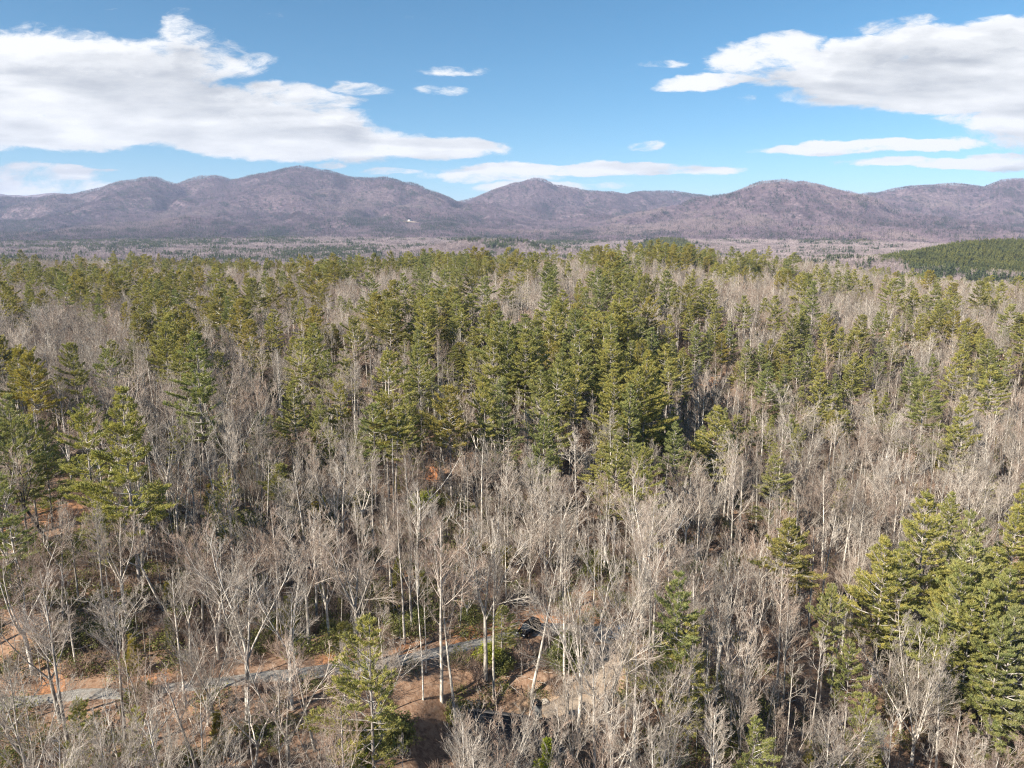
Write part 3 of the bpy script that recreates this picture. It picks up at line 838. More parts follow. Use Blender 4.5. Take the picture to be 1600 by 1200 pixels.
# ------------------------------------------------------------------ where the trees stand
# noted trees: photo pixel of the tip, height, shape, (short name used in neighbours' labels, label)
NOTED_PINES = [
 (300, 515, 34, 'layered', 'the huge white pine', 'huge broad white pine towering over the left slope, bare trunk below its crown'),
 (185, 600, 33, 'layered', 'the left twin pine', 'tall yellow-green pine with a dark straight trunk on the red left slope'),
 (130, 628, 27, 'open', None, 'shorter yellow-green pine with pale trunk, touching the dark-trunked pine on its right'),
 (60, 652, 20, 'open', None, 'low wide pine with drooping boughs left of the pale-trunked yellow-green pine'),
 (12, 612, 27, 'layered', None, 'yellow-green pine cut by the left edge above the red slope'),
 (35, 640, 22, 'open', None, None), (8, 735, 24, 'open', None, 'thin dark pine at the left edge beside the crooked dark tree'),
 (140, 745, 17, 'open', 'the thin sparse pine', 'thin sparse young pine right of the crooked dark tree'),
 (355, 462, 27, 'layered', None, 'full white pine with a dark right side behind the huge left white pine'),
 (402, 640, 19, 'layered', 'the bright cone pine', 'bright green cone-shaped pine standing alone above brush left of centre'),
 (345, 722, 15, 'open', None, 'small ragged pine in shade below the huge white pine'),
 (422, 490, 28, 'layered', None, 'narrow pine with stacked dark layers behind the bright cone pine'),
 (458, 522, 25, 'layered', None, None), (510, 545, 27, 'open', 'the wide soft pine', 'wide soft-topped pale green pine left of the white dead pine'),
 (530, 590, 25, 'open', None, None), (500, 615, 26, 'layered', None, 'pale green pine in front of the wide soft-topped pine'),
 (660, 465, 30, 'layered', 'the upper stacked pine', 'big pine with thick stacked boughs, the higher one of two in line at centre'),
 (655, 510, 30, 'layered', 'the lower stacked pine', 'big pine with thick stacked boughs, the lower one of two in line at centre'),
 (630, 620, 23, 'open', None, 'pale sparse pine over the red earth below the stacked pines'), (690, 622, 14, 'young', None, 'small bright young pine on the red ground at centre'),
 (640, 580, 22, 'layered', None, None), (720, 475, 24, 'high', None, None), (755, 475, 26, 'layered', None, None), (770, 500, 31, 'layered', None, None), (792, 495, 32, 'layered', 'the massed dark pine', 'tallest dark-sided pine of the dense clump right of the stacked pines'),
 (735, 545, 20, 'open', None, None), (805, 505, 30, 'layered', None, None), (760, 585, 30, 'high', None, None), (788, 588, 30, 'layered', None, 'pine with many bare lower trunks around it at the foot of the dense clump'), (775, 600, 26, 'high', None, None),
 (820, 512, 30, 'layered', None, None), (842, 508, 30, 'layered', None, None), (905, 515, 30, 'layered', None, None), (880, 540, 28, 'layered', None, None), (865, 560, 30, 'high', None, None), (845, 570, 28, 'layered', None, None), (895, 570, 28, 'high', None, None),
 (960, 565, 31, 'layered', None, 'broad pine on the left side of the big right-centre clump'), (1010, 545, 34, 'layered', 'the giant centre pine', 'giant thick pine with black shade to its right, right of centre'), (985, 597, 28, 'layered', None, None), (1022, 575, 28, 'layered', None, None), (995, 570, 30, 'layered', None, None),
 (955, 490, 30, 'layered', None, None), (945, 485, 28, 'high', None, None), (925, 490, 22, 'layered', None, None), (1020, 510, 28, 'layered', None, None), (1050, 530, 22, 'layered', None, None), (1065, 540, 18, 'layered', None, None),
 (1075, 447, 28, 'rounded', None, None), (1080, 465, 26, 'layered', None, None), (1045, 490, 24, 'layered', None, None), (1120, 475, 28, 'layered', None, None), (1090, 505, 28, 'layered', None, None), (1110, 510, 26, 'layered', None, None), (1165, 460, 30, 'high', None, None), (1170, 530, 28, 'layered', None, None), (1190, 535, 27, 'layered', None, None), (1140, 500, 26, 'layered', None, None),
 (860, 612, 26, 'layered', None, None), (850, 648, 25, 'layered', 'the front clump pine', 'pine at the front foot of the dense centre clump above bare trees'), (965, 678, 25, 'layered', None, 'left one of two low pines in front of the giant pine'), (1010, 690, 26, 'open', 'the low open pine', 'right one of two low pines in front of the giant pine, boughs ragged'), (990, 683, 20, 'layered', None, None), (1055, 657, 22, 'layered', None, 'small pine standing right of the black shade of the giant pine'), (1052, 635, 20, 'layered', None, None), (1130, 637, 24, 'high', None, None), (1155, 645, 22, 'open', None, None), (1177, 650, 20, 'high', None, None),
 (1212, 460, 32, 'high', None, None), (1240, 475, 30, 'layered', None, None), (1255, 480, 28, 'layered', None, None), (1290, 500, 28, 'layered', None, None), (1317, 510, 28, 'layered', None, None), (1225, 520, 27, 'layered', None, None), (1250, 545, 28, 'layered', None, None), (1280, 550, 27, 'high', None, None), (1265, 525, 27, 'layered', None, None), (1205, 530, 26, 'rounded', None, None), (1228, 557, 24, 'rounded', None, None),
 (1335, 550, 30, 'high', None, None), (1330, 562, 26, 'layered', None, None), (1355, 545, 26, 'layered', None, None), (1372, 535, 27, 'open', None, None), (1385, 475, 28, 'high', None, None), (1375, 487, 26, 'layered', None, None), (1400, 490, 28, 'layered', None, None), (1420, 475, 27, 'layered', None, None), (1440, 490, 26, 'layered', None, None), (1490, 485, 28, 'rounded', None, None), (1505, 500, 28, 'layered', 'the leaning row pine', 'dense olive pine heading a slanting row of pines, upper right'), (1515, 520, 28, 'layered', None, None), (1508, 540, 26, 'high', None, None), (1540, 520, 26, 'layered', None, None), (1555, 532, 26, 'layered', None, None), (1575, 545, 28, 'high', None, None), (1570, 562, 28, 'open', None, None), (1530, 560, 26, 'layered', None, None),
 (1425, 555, 30, 'layered', 'the narrow right pine', 'narrow dense pine with ledge-like boughs, right of centre height'), (1440, 580, 26, 'layered', None, None), (1460, 552, 26, 'high', None, None), (1365, 607, 22, 'layered', None, None), (1382, 612, 22, 'layered', None, None), (1450, 600, 24, 'layered', None, None), (1470, 610, 24, 'high', None, None), (1310, 620, 22, 'layered', None, None), (1322, 637, 21, 'open', None, None), (1240, 645, 24, 'high', None, None), (1216, 690, 22, 'layered', None, 'small dark pine leaning over bare trees on the middle right slope'), (1205, 647, 22, 'layered', None, None), (1250, 662, 23, 'high', None, None), (1395, 645, 22, 'high', None, None), (1480, 677, 16, 'high', None, 'lone round-topped pine among bare trees below the right-hand pines'), (1255, 602, 24, 'layered', None, None), (1305, 582, 24, 'layered', None, None), (1548, 737, 13, 'open', None, None), (1318, 745, 14, 'open', None, 'small slanting olive pine amid pale bare crowns on the right'),
 (1455, 762, 33, 'layered', 'the spire pine', 'tall spire-topped white pine, highest of the lower right grove'), (1386, 835, 27, 'layered', 'the left grove pine', 'broad white pine at the left end of the lower right grove'), (1412, 845, 27, 'layered', None, None), (1510, 790, 31, 'open', 'the ragged spire pine', 'white pine with ragged outward boughs right of the spire-topped one'), (1588, 785, 28, 'layered', None, 'deep bright green pine at the right edge of the grove'), (1530, 838, 32, 'layered', None, None), (1558, 852, 30, 'layered', None, None), (1502, 872, 31, 'layered', 'the front grove pine', 'heavy many-layered pine at the front of the lower right grove'), (1545, 905, 30, 'layered', None, None), (1585, 880, 30, 'layered', None, None), (1520, 930, 27, 'layered', None, None), (1592, 945, 28, 'layered', None, None), (1570, 960, 27, 'open', None, None), (1480, 900, 24, 'high', None, None),
 (1298, 915, 22, 'high', 'the slim middle pine', 'slim pine with needles only up top left of the grove, white trunk below'), (1335, 1000, 20, 'high', None, 'pine with a bare white trunk in front of the slim pine'), (1352, 1077, 17, 'open', None, 'ragged low pine near the bottom, right of centre'), (1180, 1112, 19, 'open', 'the bottom open pine', 'wide open-branched pine at the bottom edge right of the house'), (1065, 896, 26, 'high', 'the slender clasped pine', 'slender pine with tufts in clasps, alone among bare trees right of the driveway'), (1085, 960, 21, 'open', None, None),
 (1572, 1062, 10, 'young', None, 'small yellow-green young pine near the lower right corner'), (1370, 1140, 12, 'open', None, None),
 (575, 960, 25, 'open', 'the roadside pine', 'big open yellow-green pine in front of the gravel road, pale dead boughs showing'), (562, 1122, 11, 'young', None, 'bushy bright young pine under the big roadside pine'), (216, 1098, 15, 'open', 'the corner pine', 'yellow-green pine with blunt tufts at the bottom, below the left bend of the road'), (122, 1085, 15, 'open', None, 'pine below the gravel road near the lower left corner'), (852, 1150, 12, 'young', 'the bright young pine', 'bright lime green young pine beside the house'),
 (245, 470, 24, 'rounded', None, None), (215, 490, 24, 'rounded', None, None), (225, 492, 24, 'rounded', None, None), (270, 465, 22, 'rounded', None, None), (255, 512, 26, 'rounded', None, None), (195, 472, 22, 'rounded', None, None), (140, 450, 24, 'layered', None, None), (150, 456, 24, 'layered', None, None), (20, 430, 22, 'layered', None, None), (45, 442, 24, 'layered', None, None), (18, 447, 24, 'rounded', None, None), (50, 452, 22, 'rounded', None, None), (115, 537, 24, 'rounded', None, None), (20, 546, 25, 'rounded', None, None), (45, 552, 25, 'rounded', None, None),
 (465, 470, 23, 'rounded', None, None), (545, 465, 22, 'layered', None, None), (615, 490, 24, 'rounded', None, None), (600, 472, 23, 'rounded', None, None), (520, 506, 20, 'rounded', None, None), (582, 482, 24, 'layered', None, None),
 (960, 460, 26, 'layered', None, None), (915, 450, 27, 'layered', None, None), (985, 465, 26, 'layered', None, None), (1010, 466, 26, 'rounded', None, None), (980, 412, 28, 'layered', None, None), (1000, 416, 28, 'layered', None, None), (965, 406, 27, 'layered', None, None), (945, 425, 26, 'layered', None, None), (600, 405, 24, 'layered', None, None), (650, 409, 26, 'layered', None, None), (725, 408, 25, 'layered', None, None), (695, 411, 25, 'layered', None, None)]
NOTED_BARE = [
  (742, 1102, 17, 'fan', None, None), (822, 1108, 16, 'fan', None, None), (862, 1128, 14, 'fan', None, None), (935, 1000, 24, 'poplar', None, None), (960, 930, 27, 'vase', None, None), (890, 930, 23, 'slim', None, None), (780, 1088, 19, 'fan', 'the pale fan tree', 'broad pale bare tree with fan of upright limbs hiding the house'),
 (365, 850, 27, 'vase', 'the spreading tree', 'big spreading bare tree with wide vase crown above the left road'),
 (70, 880, 29, 'poplar', 'the left pole tree', 'tall straight pale trunk standing at the road near the left edge'),
 (165, 905, 25, 'poplar', None, 'straight pale bare tree beside the road where sunny gravel shows'),
 (62, 690, 21, 'gnarled', 'the crooked dark tree', 'crooked dark-trunked bare tree leaning left on the red slope'),
 (684, 795, 31, 'poplar', 'the white pole tree', 'very tall white-trunked bare tree in front of the sunny gravel road'),
 (655, 850, 25, 'slim', None, None), (710, 885, 27, 'leaning', 'the forked pole tree', 'pale bare tree with high fork and long trunk passing in front of road'),
 (757, 800, 28, 'vase', 'the triple trunk tree', 'bare tree of several close pale trunks in front of the road bank'),
 (770, 850, 26, 'poplar', None, None), (830, 850, 26, 'leaning', 'the leaning white tree', 'leaning white-trunked bare tree just in front of the black car'),
 (548, 800, 26, 'vase', None, 'fan-topped bare tree uphill behind the big roadside pine'), (470, 790, 25, 'vase', None, 'bushy pale bare tree uphill left of the big roadside pine'),
 (908, 880, 29, 'vase', 'the tall clearing tree', 'tall many-limbed pale bare tree standing beside the house clearing'),
 (1010, 750, 29, 'vase', 'the high vase tree', 'high vase-shaped bare tree below the two low pines'), (1170, 962, 25, 'fan', 'the right fan tree', 'dense fan-crowned bare tree midway between driveway and lower right grove'),
 (1452, 965, 27, 'fan', 'the wide grove fan', 'wide fan-shaped bare tree in front of the lower right grove'), (1562, 1112, 17, 'fan', None, 'low fan-shaped bare tree in the lower right corner'),
 (906, 660, 29, 'slim', 'the long pole tree', 'long straight pale trunk with few boughs rising above the middle brush'), (452, 680, 14, 'gnarled', None, 'small bushy bare tree in the dark gap right of the bright cone pine'),
 (578, 535, 28, 'dead_pine', 'the white dead pine', 'white dead pine with short level branch stubs at centre left'), (612, 680, 23, 'dead_pine', None, 'smaller pale dead conifer below the sparse pine over red earth'),
 (1385, 715, 23, 'vase', None, 'pale vase-crowned bare tree left behind the spire-topped pine'), (1296, 790, 24, 'poplar', None, None), (550, 490, 25, 'poplar', None, 'pale bare tree with feathery crown behind the white dead pine'),
 (560, 700, 21, 'vase', None, None), (520, 690, 20, 'fan', None, None), (700, 560, 22, 'leaning', None, None), (740, 610, 23, 'vase', None, None), (300, 760, 20, 'vase', None, 'white bare tree on the slope left of the round evergreen bush'), (240, 790, 19, 'gnarled', None, 'twisting white bare tree right of the thin sparse pine'),
 (855, 730, 24, 'fan', None, None), (830, 690, 26, 'poplar', None, None), (1100, 720, 24, 'fan', None, None), (1150, 730, 26, 'poplar', None, None), (1075, 740, 22, 'vase', None, None), (980, 800, 26, 'fan', None, None), (1220, 770, 25, 'poplar', None, None), (1480, 770, 20, 'fan', None, None), (1560, 690, 21, 'fan', None, None), (1530, 740, 20, 'vase', None, None), (1390, 880, 17, 'vase', None, None), (1330, 870, 22, 'poplar', None, None), (1255, 800, 25, 'leaning', None, None),
 (1045, 1010, 24, 'vase', None, None), (1240, 1010, 24, 'slim', None, None), (1280, 985, 24, 'slim', None, None), (1135, 1035, 18, 'leaning', None, 'bare tree with slanting orange-lit trunk left of the right fan tree'), (1000, 960, 24, 'poplar', None, 'pale tall bare tree standing at the right side of the driveway'), (30, 1010, 18, 'gnarled', None, 'sprawling pale bare tree at the left edge under the road'), (310, 1010, 22, 'leaning', None, 'leaning pale bare tree in front of the left road bend'), (270, 900, 20, 'leaning', None, None), (440, 1000, 22, 'vase', None, 'thin-limbed white bare tree left of the big roadside pine'), (480, 960, 20, 'leaning', None, None),
 (1160, 400, 24, 'fan', None, None), (1110, 412, 25, 'poplar', None, None), (1080, 412, 25, 'poplar', None, None), (1050, 425, 24, 'fan', None, None), (1135, 415, 24, 'poplar', None, None), (1190, 435, 25, 'vase', None, None), (1480, 510, 22, 'fan', None, 'pale bare crown wedged between olive pines at upper right'), (1040, 465, 23, 'fan', None, None)]

PINE_GRID = {390: "33334565444556656688767654443333", 430: "54445565555435555688643223343333", 470: "65345654454456565677666664444344", 510: "22234432333234355776666666665444",
             550: "42112430224133366646521355444354", 600: "53342221043232366455322243433222", 650: "23321122022132145234323343211111", 700: "20110010000011000011100121100001", 750: "10000000000000000000000000000222"}
def pine_share(px, py):
    if py < 380: return .25
    ys_ = sorted(PINE_GRID)
    if py > 800: return 0.02
    k = max(y for y in ys_ if y <= max(py, 390))
    i = min(max(int(px // 50), 0), 31)
    return (int(PINE_GRID[k][i]) / 10.0) ** 1.2 * (.29 if k < 440 else .36 if k < 500 else .92 if 13 <= i <= 21 else .52)
# open ground: photo pixel, distance, radius
OPEN = [(700, 1170, 83, 7), (640, 1130, 86, 6), (885, 1105, 90, 5), (55, 830, 121, 7), (80, 790, 130, 6), (250, 1130, 82, 4), (676, 750, 167, 5), (450, 640, 225, 6), (450, 720, 180, 5), (1075, 590, 270, 6), (1090, 620, 255, 9), (1010, 640, 225, 5), (700, 1165, 83, 3)]
OPENW = np.array([pw(a, b, c)[:2] + (r_,) for a, b, c, r_ in OPEN])
prng = random.Random(77)
TREES, GRID = [], {}
def free(x, y, rad):
    i, j = int(x // 6), int(y // 6)
    for a in (-1, 0, 1):
        for b in (-1, 0, 1):
            for (tx, ty, tr) in GRID.get((i + a, j + b), ()):
                if (tx - x) ** 2 + (ty - y) ** 2 < (max(rad, tr)) ** 2: return False
    return True
def add_tree(kind, form, x, y, h, rad, short=None, label=None):
    GRID.setdefault((int(x // 6), int(y // 6)), []).append((x, y, rad))
    TREES.append(dict(kind=kind, form=form, x=x, y=y, h=h, short=short, label=label, noted=rad == 0.01 or label is not None))
for (px, py, h, form, short, label) in NOTED_PINES:
    if (380 < px < 600 or px > 1070) and py < 745 and h > 18: h *= .86
    x, y = stand(px, py, h); add_tree('pine', form, x, y, h, 4.4 if h > 20 else 3.6, short, label); TREES[-1]['noted'] = True
for (px, py, h, form, short, label) in NOTED_BARE:
    h *= .9
    x, y = stand(px, py, h); add_tree('bare', form, x, y, h, 3.2, short, label); TREES[-1]['noted'] = True
cand = []
for (r0, r1, cell) in ((56, 118, 5.3), (118, 260, 5.7), (260, 620, 5.4), (620, 1350, 6.6)):
    nx = int(r1 * .85 / cell)
    xs_ = np.arange(-nx, nx + 1) * cell
    ys_ = np.arange(int(r0 * .75 / cell), int(r1 / cell) + 2) * cell
    X, Y = np.meshgrid(xs_, ys_)
    rg = np.random.default_rng(int(r0))
    X = X + rg.uniform(-.48, .48, X.shape) * cell; Y = Y + rg.uniform(-.48, .48, Y.shape) * cell
    rr = np.hypot(X, Y)
    m = (rr >= r0) & (rr < r1) & (np.abs(X) < Y * .78 + 12)
    cand.append(np.stack([X[m], Y[m]], 1))
cand = np.vstack(cand)
dr = np.full(len(cand), 99.0); dd = dr.copy()
nm = np.hypot(cand[:, 0], cand[:, 1]) < 160
dr[nm] = near_path(cand[nm, 0], cand[nm, 1], ROAD)[0]
dd[nm] = near_path(cand[nm, 0], cand[nm, 1], DRIVE)[0]
ok = (dr > 3.4) & (dd > 3.6) & (np.hypot(cand[:, 0] - HOUSE[0], cand[:, 1] - HOUSE[1]) > 7.8)
for a, b, r_ in OPENW:
    ok &= np.hypot(cand[:, 0] - a, cand[:, 1] - b) > r_
cand = cand[ok]
cz = H(cand[:, 0], cand[:, 1])
cpx, cpy = project(cand[:, 0], cand[:, 1], cz + 17)
# the lower right grove and the plantation hill keep their own rules
clump = np.where(np.hypot(cand[:, 0], cand[:, 1]) < 500, fbm(cand[:, 0] / 38, cand[:, 1] / 38, 3, 63), fbm(cand[:, 0] / 60, cand[:, 1] / 130, 3, 64))
def forms_at(px, py):
    u_ = prng.random()
    if px > 950: t = (('poplar', .40), ('fan', .16), ('slim', .27), ('vase', .12), ('leaning', .04), ('snag', .01))
    elif px < 420: t = (('poplar', .28), ('vase', .26), ('slim', .22), ('gnarled', .12), ('leaning', .03), ('fan', .08), ('snag', .01))
    else: t = (('poplar', .38), ('vase', .17), ('slim', .27), ('fan', .09), ('gnarled', .04), ('leaning', .04), ('dead_pine', .01))
    for f_, w_ in t:
        u_ -= w_
        if u_ <= 0: return f_
    return 'poplar'
PLANT_C = np.array(pw(1590, 390, 1500)[:2])
for i in range(len(cand)):
    x, y = cand[i]; px, py = cpx[i], cpy[i]
    D = math.hypot(x, y)
    if D > 1050 and math.hypot((x - PLANT_C[0]) / 285, (y - PLANT_C[1]) / 400) < 1.0: continue
    p = pine_share(px, py) * min(2.2, max(.1, 1 + 3.4 * clump[i]))
    if D < 420 and not free(x, y, 3.0): continue
    if prng.random() < p:
        st_ = prng.choice(('layered', 'layered', 'high', 'open', 'rounded') if px > 620 or py > 560 else ('rounded', 'rounded', 'layered', 'layered', 'rounded', 'high'))
        add_tree('pine', st_, x, y, prng.choice((prng.uniform(22, 31), prng.uniform(17, 29), prng.uniform(12, 22))), 3.0)
    else:
        if px < 820 and 90 < D < 230 and prng.random() < .10:
            add_tree('pine', prng.choice(('open', 'open', 'rounded', 'layered')), x, y, prng.uniform(7, 15), 2.6); continue
        f_ = forms_at(px, py)
        hh = {'poplar': (20, 28), 'slim': (15, 24), 'vase': (18, 26), 'fan': (14, 22), 'leaning': (15, 22), 'gnarled': (12, 19), 'dead_pine': (15, 24), 'snag': (10, 16)}[f_]
        add_tree('bare', f_, x, y, prng.uniform(*hh) * (.83 if D > 130 else .79), 2.6)
tx = np.array([t['x'] for t in TREES]); ty = np.array([t['y'] for t in TREES])
tz = H(tx, ty)
tpx, tpy = project(tx, ty, tz + np.array([t['h'] for t in TREES]) * .8)
for i, t in enumerate(TREES):
    t['z'] = tz[i]; t['px'], t['py'] = tpx[i], tpy[i]; t['D'] = math.hypot(t['x'], t['y'])
    P_ = PINES if t['kind'] == 'pine' else BARE
    t['k'] = prng.randrange(len(P_[t['form']])); t['rz'] = prng.uniform(0, 6.283)
    t['w'] = prng.uniform(.88, 1.3) * (1 + max(0, 22 - t['h']) * .02)
    if t['noted'] and t['kind'] == 'pine': t['w'] = prng.uniform(.82, 1.05) if t['form'] != 'high' else prng.uniform(.7, .85)
    t['s'] = t['h'] / P_[t['form']][t['k']][0]
    if t['form'] == 'gnarled' and t['label']: t['rz'] = 0.3
    t['tip_y'] = project(t['x'], t['y'], t['z'] + t['h'])[1]
single = []
for kind in ('pine', 'bare'):
    L = [t for t in TREES if t['kind'] == kind and -25 < t['px'] < 1625 and t['tip_y'] < 1190]
    L.sort(key=lambda t: (t['label'] is None, t['D'] / t['h']))
    L = L[:300]
    for t in L: t['single'] = True
    single += L

# ------------------------------------------------------------------ labels
ANCHORS = [(t['x'], t['y'], t['short']) for t in TREES if t.get('short')]
for nm_, p in (('the black car', pw(822, 988, 106)), ('the silver car', pw(968, 990, 106)), ('the house', HOUSE), ('the round evergreen bush', pw(375, 840, 128)), ('the uprooted tree', pw(676, 750, 167)), ('the left road bend', pw(190, 1083, 87)), ('the driveway', pw(945, 1040, 98))):
    ANCHORS.append((p[0], p[1], nm_))
LOOK = {('pine', 'layered'): ('green layered pine', 'thick layered pine'), ('pine', 'open'): ('sparse open pine', 'ragged open pine'), ('pine', 'high'): ('bare-legged pine', 'high-crowned pine'), ('pine', 'rounded'): ('olive round-topped pine', 'olive bushy pine'), ('pine', 'young'): ('bright young pine', 'small bright pine'),
        ('bare', 'poplar'): ('tall straight bare tree', 'straight pale bare tree'), ('bare', 'slim'): ('slim pole-like bare tree', 'thin bare tree'), ('bare', 'vase'): ('spreading bare tree', 'wide-limbed bare tree'), ('bare', 'fan'): ('fan-crowned bare tree', 'dense fan-shaped bare tree'), ('bare', 'leaning'): ('leaning bare tree', 'slanting bare tree'), ('bare', 'gnarled'): ('gnarled bare tree', 'twisted bare tree'), ('bare', 'dead_pine'): ('pale dead conifer', 'dead conifer'), ('bare', 'snag'): ('broken-topped snag', 'short broken snag')}
ORD = ['nearest', 'second', 'third', 'fourth', 'fifth', 'sixth', 'seventh', 'eighth', 'ninth', 'tenth', 'eleventh', 'twelfth', 'thirteenth', 'fourteenth', 'fifteenth', 'sixteenth', 'seventeenth', 'eighteenth', 'nineteenth', 'twentieth']
buckets = {}
for t in single:
    if t['label']: continue
    a = min(ANCHORS, key=lambda a_: (a_[0] - t['x']) ** 2 + (a_[1] - t['y']) ** 2 if a_[2] != t['short'] else 1e18)
    dx, dy = t['x'] - a[0], t['y'] - a[1]
    side = ('right of' if dx > 0 else 'left of') if abs(dx) > abs(dy) else ('behind' if dy > 0 else 'in front of')
    size = 'tall' if t['h'] > 23.5 else 'shorter'
    look = LOOK[(t['kind'], t['form'])][0]
    if look.split()[0] != 'tall': look = size + ' ' + look
    elif size == 'shorter': look = LOOK[(t['kind'], t['form'])][1]
    buckets.setdefault((look, side, a[2]), []).append((dx * dx + dy * dy, id(t), t))
for (look, side, an), L in buckets.items():
    L.sort()
    for i, (_, _, t) in enumerate(L):
        if len(L) == 1: t['label'] = 'only %s %s %s' % (look, side, an)
        else: t['label'] = '%s %s %s %s, counting outward' % (ORD[min(i, 19)], look, side, an) if i else 'nearest %s %s %s' % (look, side, an)

# ------------------------------------------------------------------ single trees
def place_tree(t):
    pine = t['kind'] == 'pine'
    hh, meshes, _ = (PINES if pine else BARE)[t['form']][t['k']]
    name = {'pine': 'pine_tree', 'bare': 'bare_tree'}[t['kind']]
    if t['form'] == 'dead_pine': name = 'dead_pine_tree'
    if t['form'] == 'snag': name = 'broken_snag'
    e = bpy.data.objects.new(name, None); COL.objects.link(e)
    e.empty_display_size = .5
    e.location = (t['x'], t['y'], t['z'] - .05); e.rotation_euler = (0, 0, t['rz'])
    e.scale = (t['s'] * t.get('w', 1), t['s'] * t.get('w', 1), t['s'])
    tag(e, t['label'], 'pine tree' if pine else 'bare tree', 'pines on the wooded slopes' if pine else 'leafless trees on the wooded slopes')
    for nm_, m_ in zip(('trunk', 'branches', 'crown') if pine else ('trunk', 'crown'), meshes):
        o = link(nm_, m_, e)
        if t.get('short') == 'the crooked dark tree' and nm_ == 'trunk':
            o.data = m_.copy(); o.data.materials[0] = M_DARKBARK
for t in single: place_tree(t)

# ------------------------------------------------------------------ masses: one object each, its points carry the woods
def source(name, meshes):
    c = bpy.data.collections.new(name)
    for i, m_ in enumerate(meshes):
        c.objects.link(bpy.data.objects.new('%s_shape_%02d' % (name, i), m_))
    return c
def mass(name, label, cat, pts, rot, scl, idx, coll, kind='stuff'):
    me = bpy.data.meshes.new(name)
    me.vertices.add(len(pts)); me.vertices.foreach_set('co', np.asarray(pts, np.float32).ravel())
    a = me.attributes.new('turn', 'FLOAT_VECTOR', 'POINT'); a.data.foreach_set('vector', np.asarray(rot, np.float32).ravel())
    scl = np.asarray(scl, np.float32)
    if scl.ndim == 1: scl = np.stack([scl] * 3, 1)
    a = me.attributes.new('size', 'FLOAT_VECTOR', 'POINT'); a.data.foreach_set('vector', scl.ravel())
    a = me.attributes.new('shape', 'INT', 'POINT'); a.data.foreach_set('value', np.asarray(idx, np.int32))
    o = link(name, me)
    ng = bpy.data.node_groups.new(name, 'GeometryNodeTree')
    ng.interface.new_socket('Geometry', in_out='INPUT', socket_type='NodeSocketGeometry')
    ng.interface.new_socket('Geometry', in_out='OUTPUT', socket_type='NodeSocketGeometry')
    q = NT(ng)
    gi_, go_ = q.new('NodeGroupInput'), q.new('NodeGroupOutput')
    ci = q.new('GeometryNodeCollectionInfo')
    ci.inputs['Collection'].default_value = coll
    ci.inputs['Separate Children'].default_value = True
    ci.inputs['Reset Children'].default_value = True
    ip = q.new('GeometryNodeInstanceOnPoints')
    ip.inputs['Pick Instance'].default_value = True
    def att(nm_, dt):
        n_ = q.new('GeometryNodeInputNamedAttribute', data_type=dt); n_.inputs[0].default_value = nm_
        return n_.outputs[0]
    er = q.new('FunctionNodeEulerToRotation')
    ng.links.new(att('turn', 'FLOAT_VECTOR'), er.inputs[0])
    ng.links.new(gi_.outputs[0], ip.inputs['Points'])
    ng.links.new(ci.outputs[0], ip.inputs['Instance'])
    ng.links.new(att('shape', 'INT'), ip.inputs['Instance Index'])
    ng.links.new(er.outputs[0], ip.inputs['Rotation'])
    ng.links.new(att('size', 'FLOAT_VECTOR'), ip.inputs['Scale'])
    ng.links.new(ip.outputs[0], go_.inputs[0])
    md = o.modifiers.new('woods', 'NODES'); md.node_group = ng
    return tag(o, label, cat, None, kind)
rest = [t for t in TREES if not t.get('single')]
for kind, P_, nm_, lb, ct in (('pine', PINES, 'pine_forest', 'green pine woods spreading over the farther slopes', 'pine woods'), ('bare', BARE, 'leafless_forest', 'grey leafless woods spreading over the farther slopes', 'leafless woods')):
    ms_, off = [], {}
    for f_ in P_:
        off[f_] = len(ms_); ms_ += [p[2] for p in P_[f_]]
    L = [t for t in rest if t['kind'] == kind]
    mass(nm_, lb, ct, [(t['x'], t['y'], t['z'] - .1) for t in L], [(prng.gauss(0, .025), prng.gauss(0, .025), t['rz']) for t in L], [(t['s'] * t['w'], t['s'] * t['w'], t['s']) for t in L], [off[t['form']] + t['k'] for t in L], source(nm_, ms_))

# undergrowth: twiggy brush, evergreen bushes and saplings under the near trees
def brush_mesh(seed, h):
    rng = random.Random(seed); L = []
    for i in range(22):
        d = (Vector((rng.gauss(0, .45), rng.gauss(0, .45), 1))).normalized()
        a, b = line(rng, Vector((rng.gauss(0, .35), rng.gauss(0, .35), -.1)), d, h * rng.uniform(.5, 1), .026, .012, 4, .2, .03)
        L.append((a, b))
        for j in range(9):
            p, d2 = on_line(a, rng.uniform(.25, 1))
            L.append(line(rng, p, turned(rng, d2, R(rng.uniform(20, 60))), h * rng.uniform(.12, .4), .015, .009, 2, .3, .05))
    mb = MB(); mb.tubes(L, 3)
    return mb.mesh('brush', M_BRUSH)
def leafy(seed, rx, rz, nclump, per, size, mat, name='leaves', join=None):
    rg = np.random.default_rng(seed)
    c = rg.normal(0, 1, (nclump, 3)); c /= np.linalg.norm(c, axis=1, keepdims=True)
    c *= rg.uniform(.55, 1.0, nclump)[:, None] ** .5
    c[:, 2] = np.abs(c[:, 2]) * 1.0
    c *= np.array([rx, rx, rz]) * (1 + .25 * rg.normal(0, 1, (nclump, 1)))
    m = nclump * per
    P = np.repeat(c, per, 0) + rg.normal(0, .26, (m, 3))
    n_ = rg.normal(0, 1, (m, 3)) + np.array([0, 0, .9]); n_ /= np.linalg.norm(n_, axis=1, keepdims=True)
    a = np.cross(n_, rg.normal(0, 1, (m, 3))); a /= np.linalg.norm(a, axis=1, keepdims=True)
    b = np.cross(n_, a)
    sz = (size * rg.uniform(.6, 1.3, m))[:, None]
    V = np.stack([P - a * sz, P + b * sz * .45, P + a * sz, P - b * sz * .45], 1)
    mb = MB(); mb.quads(V, np.arange(m * 4).reshape(-1, 4))
    return mb.mesh(name, mat)
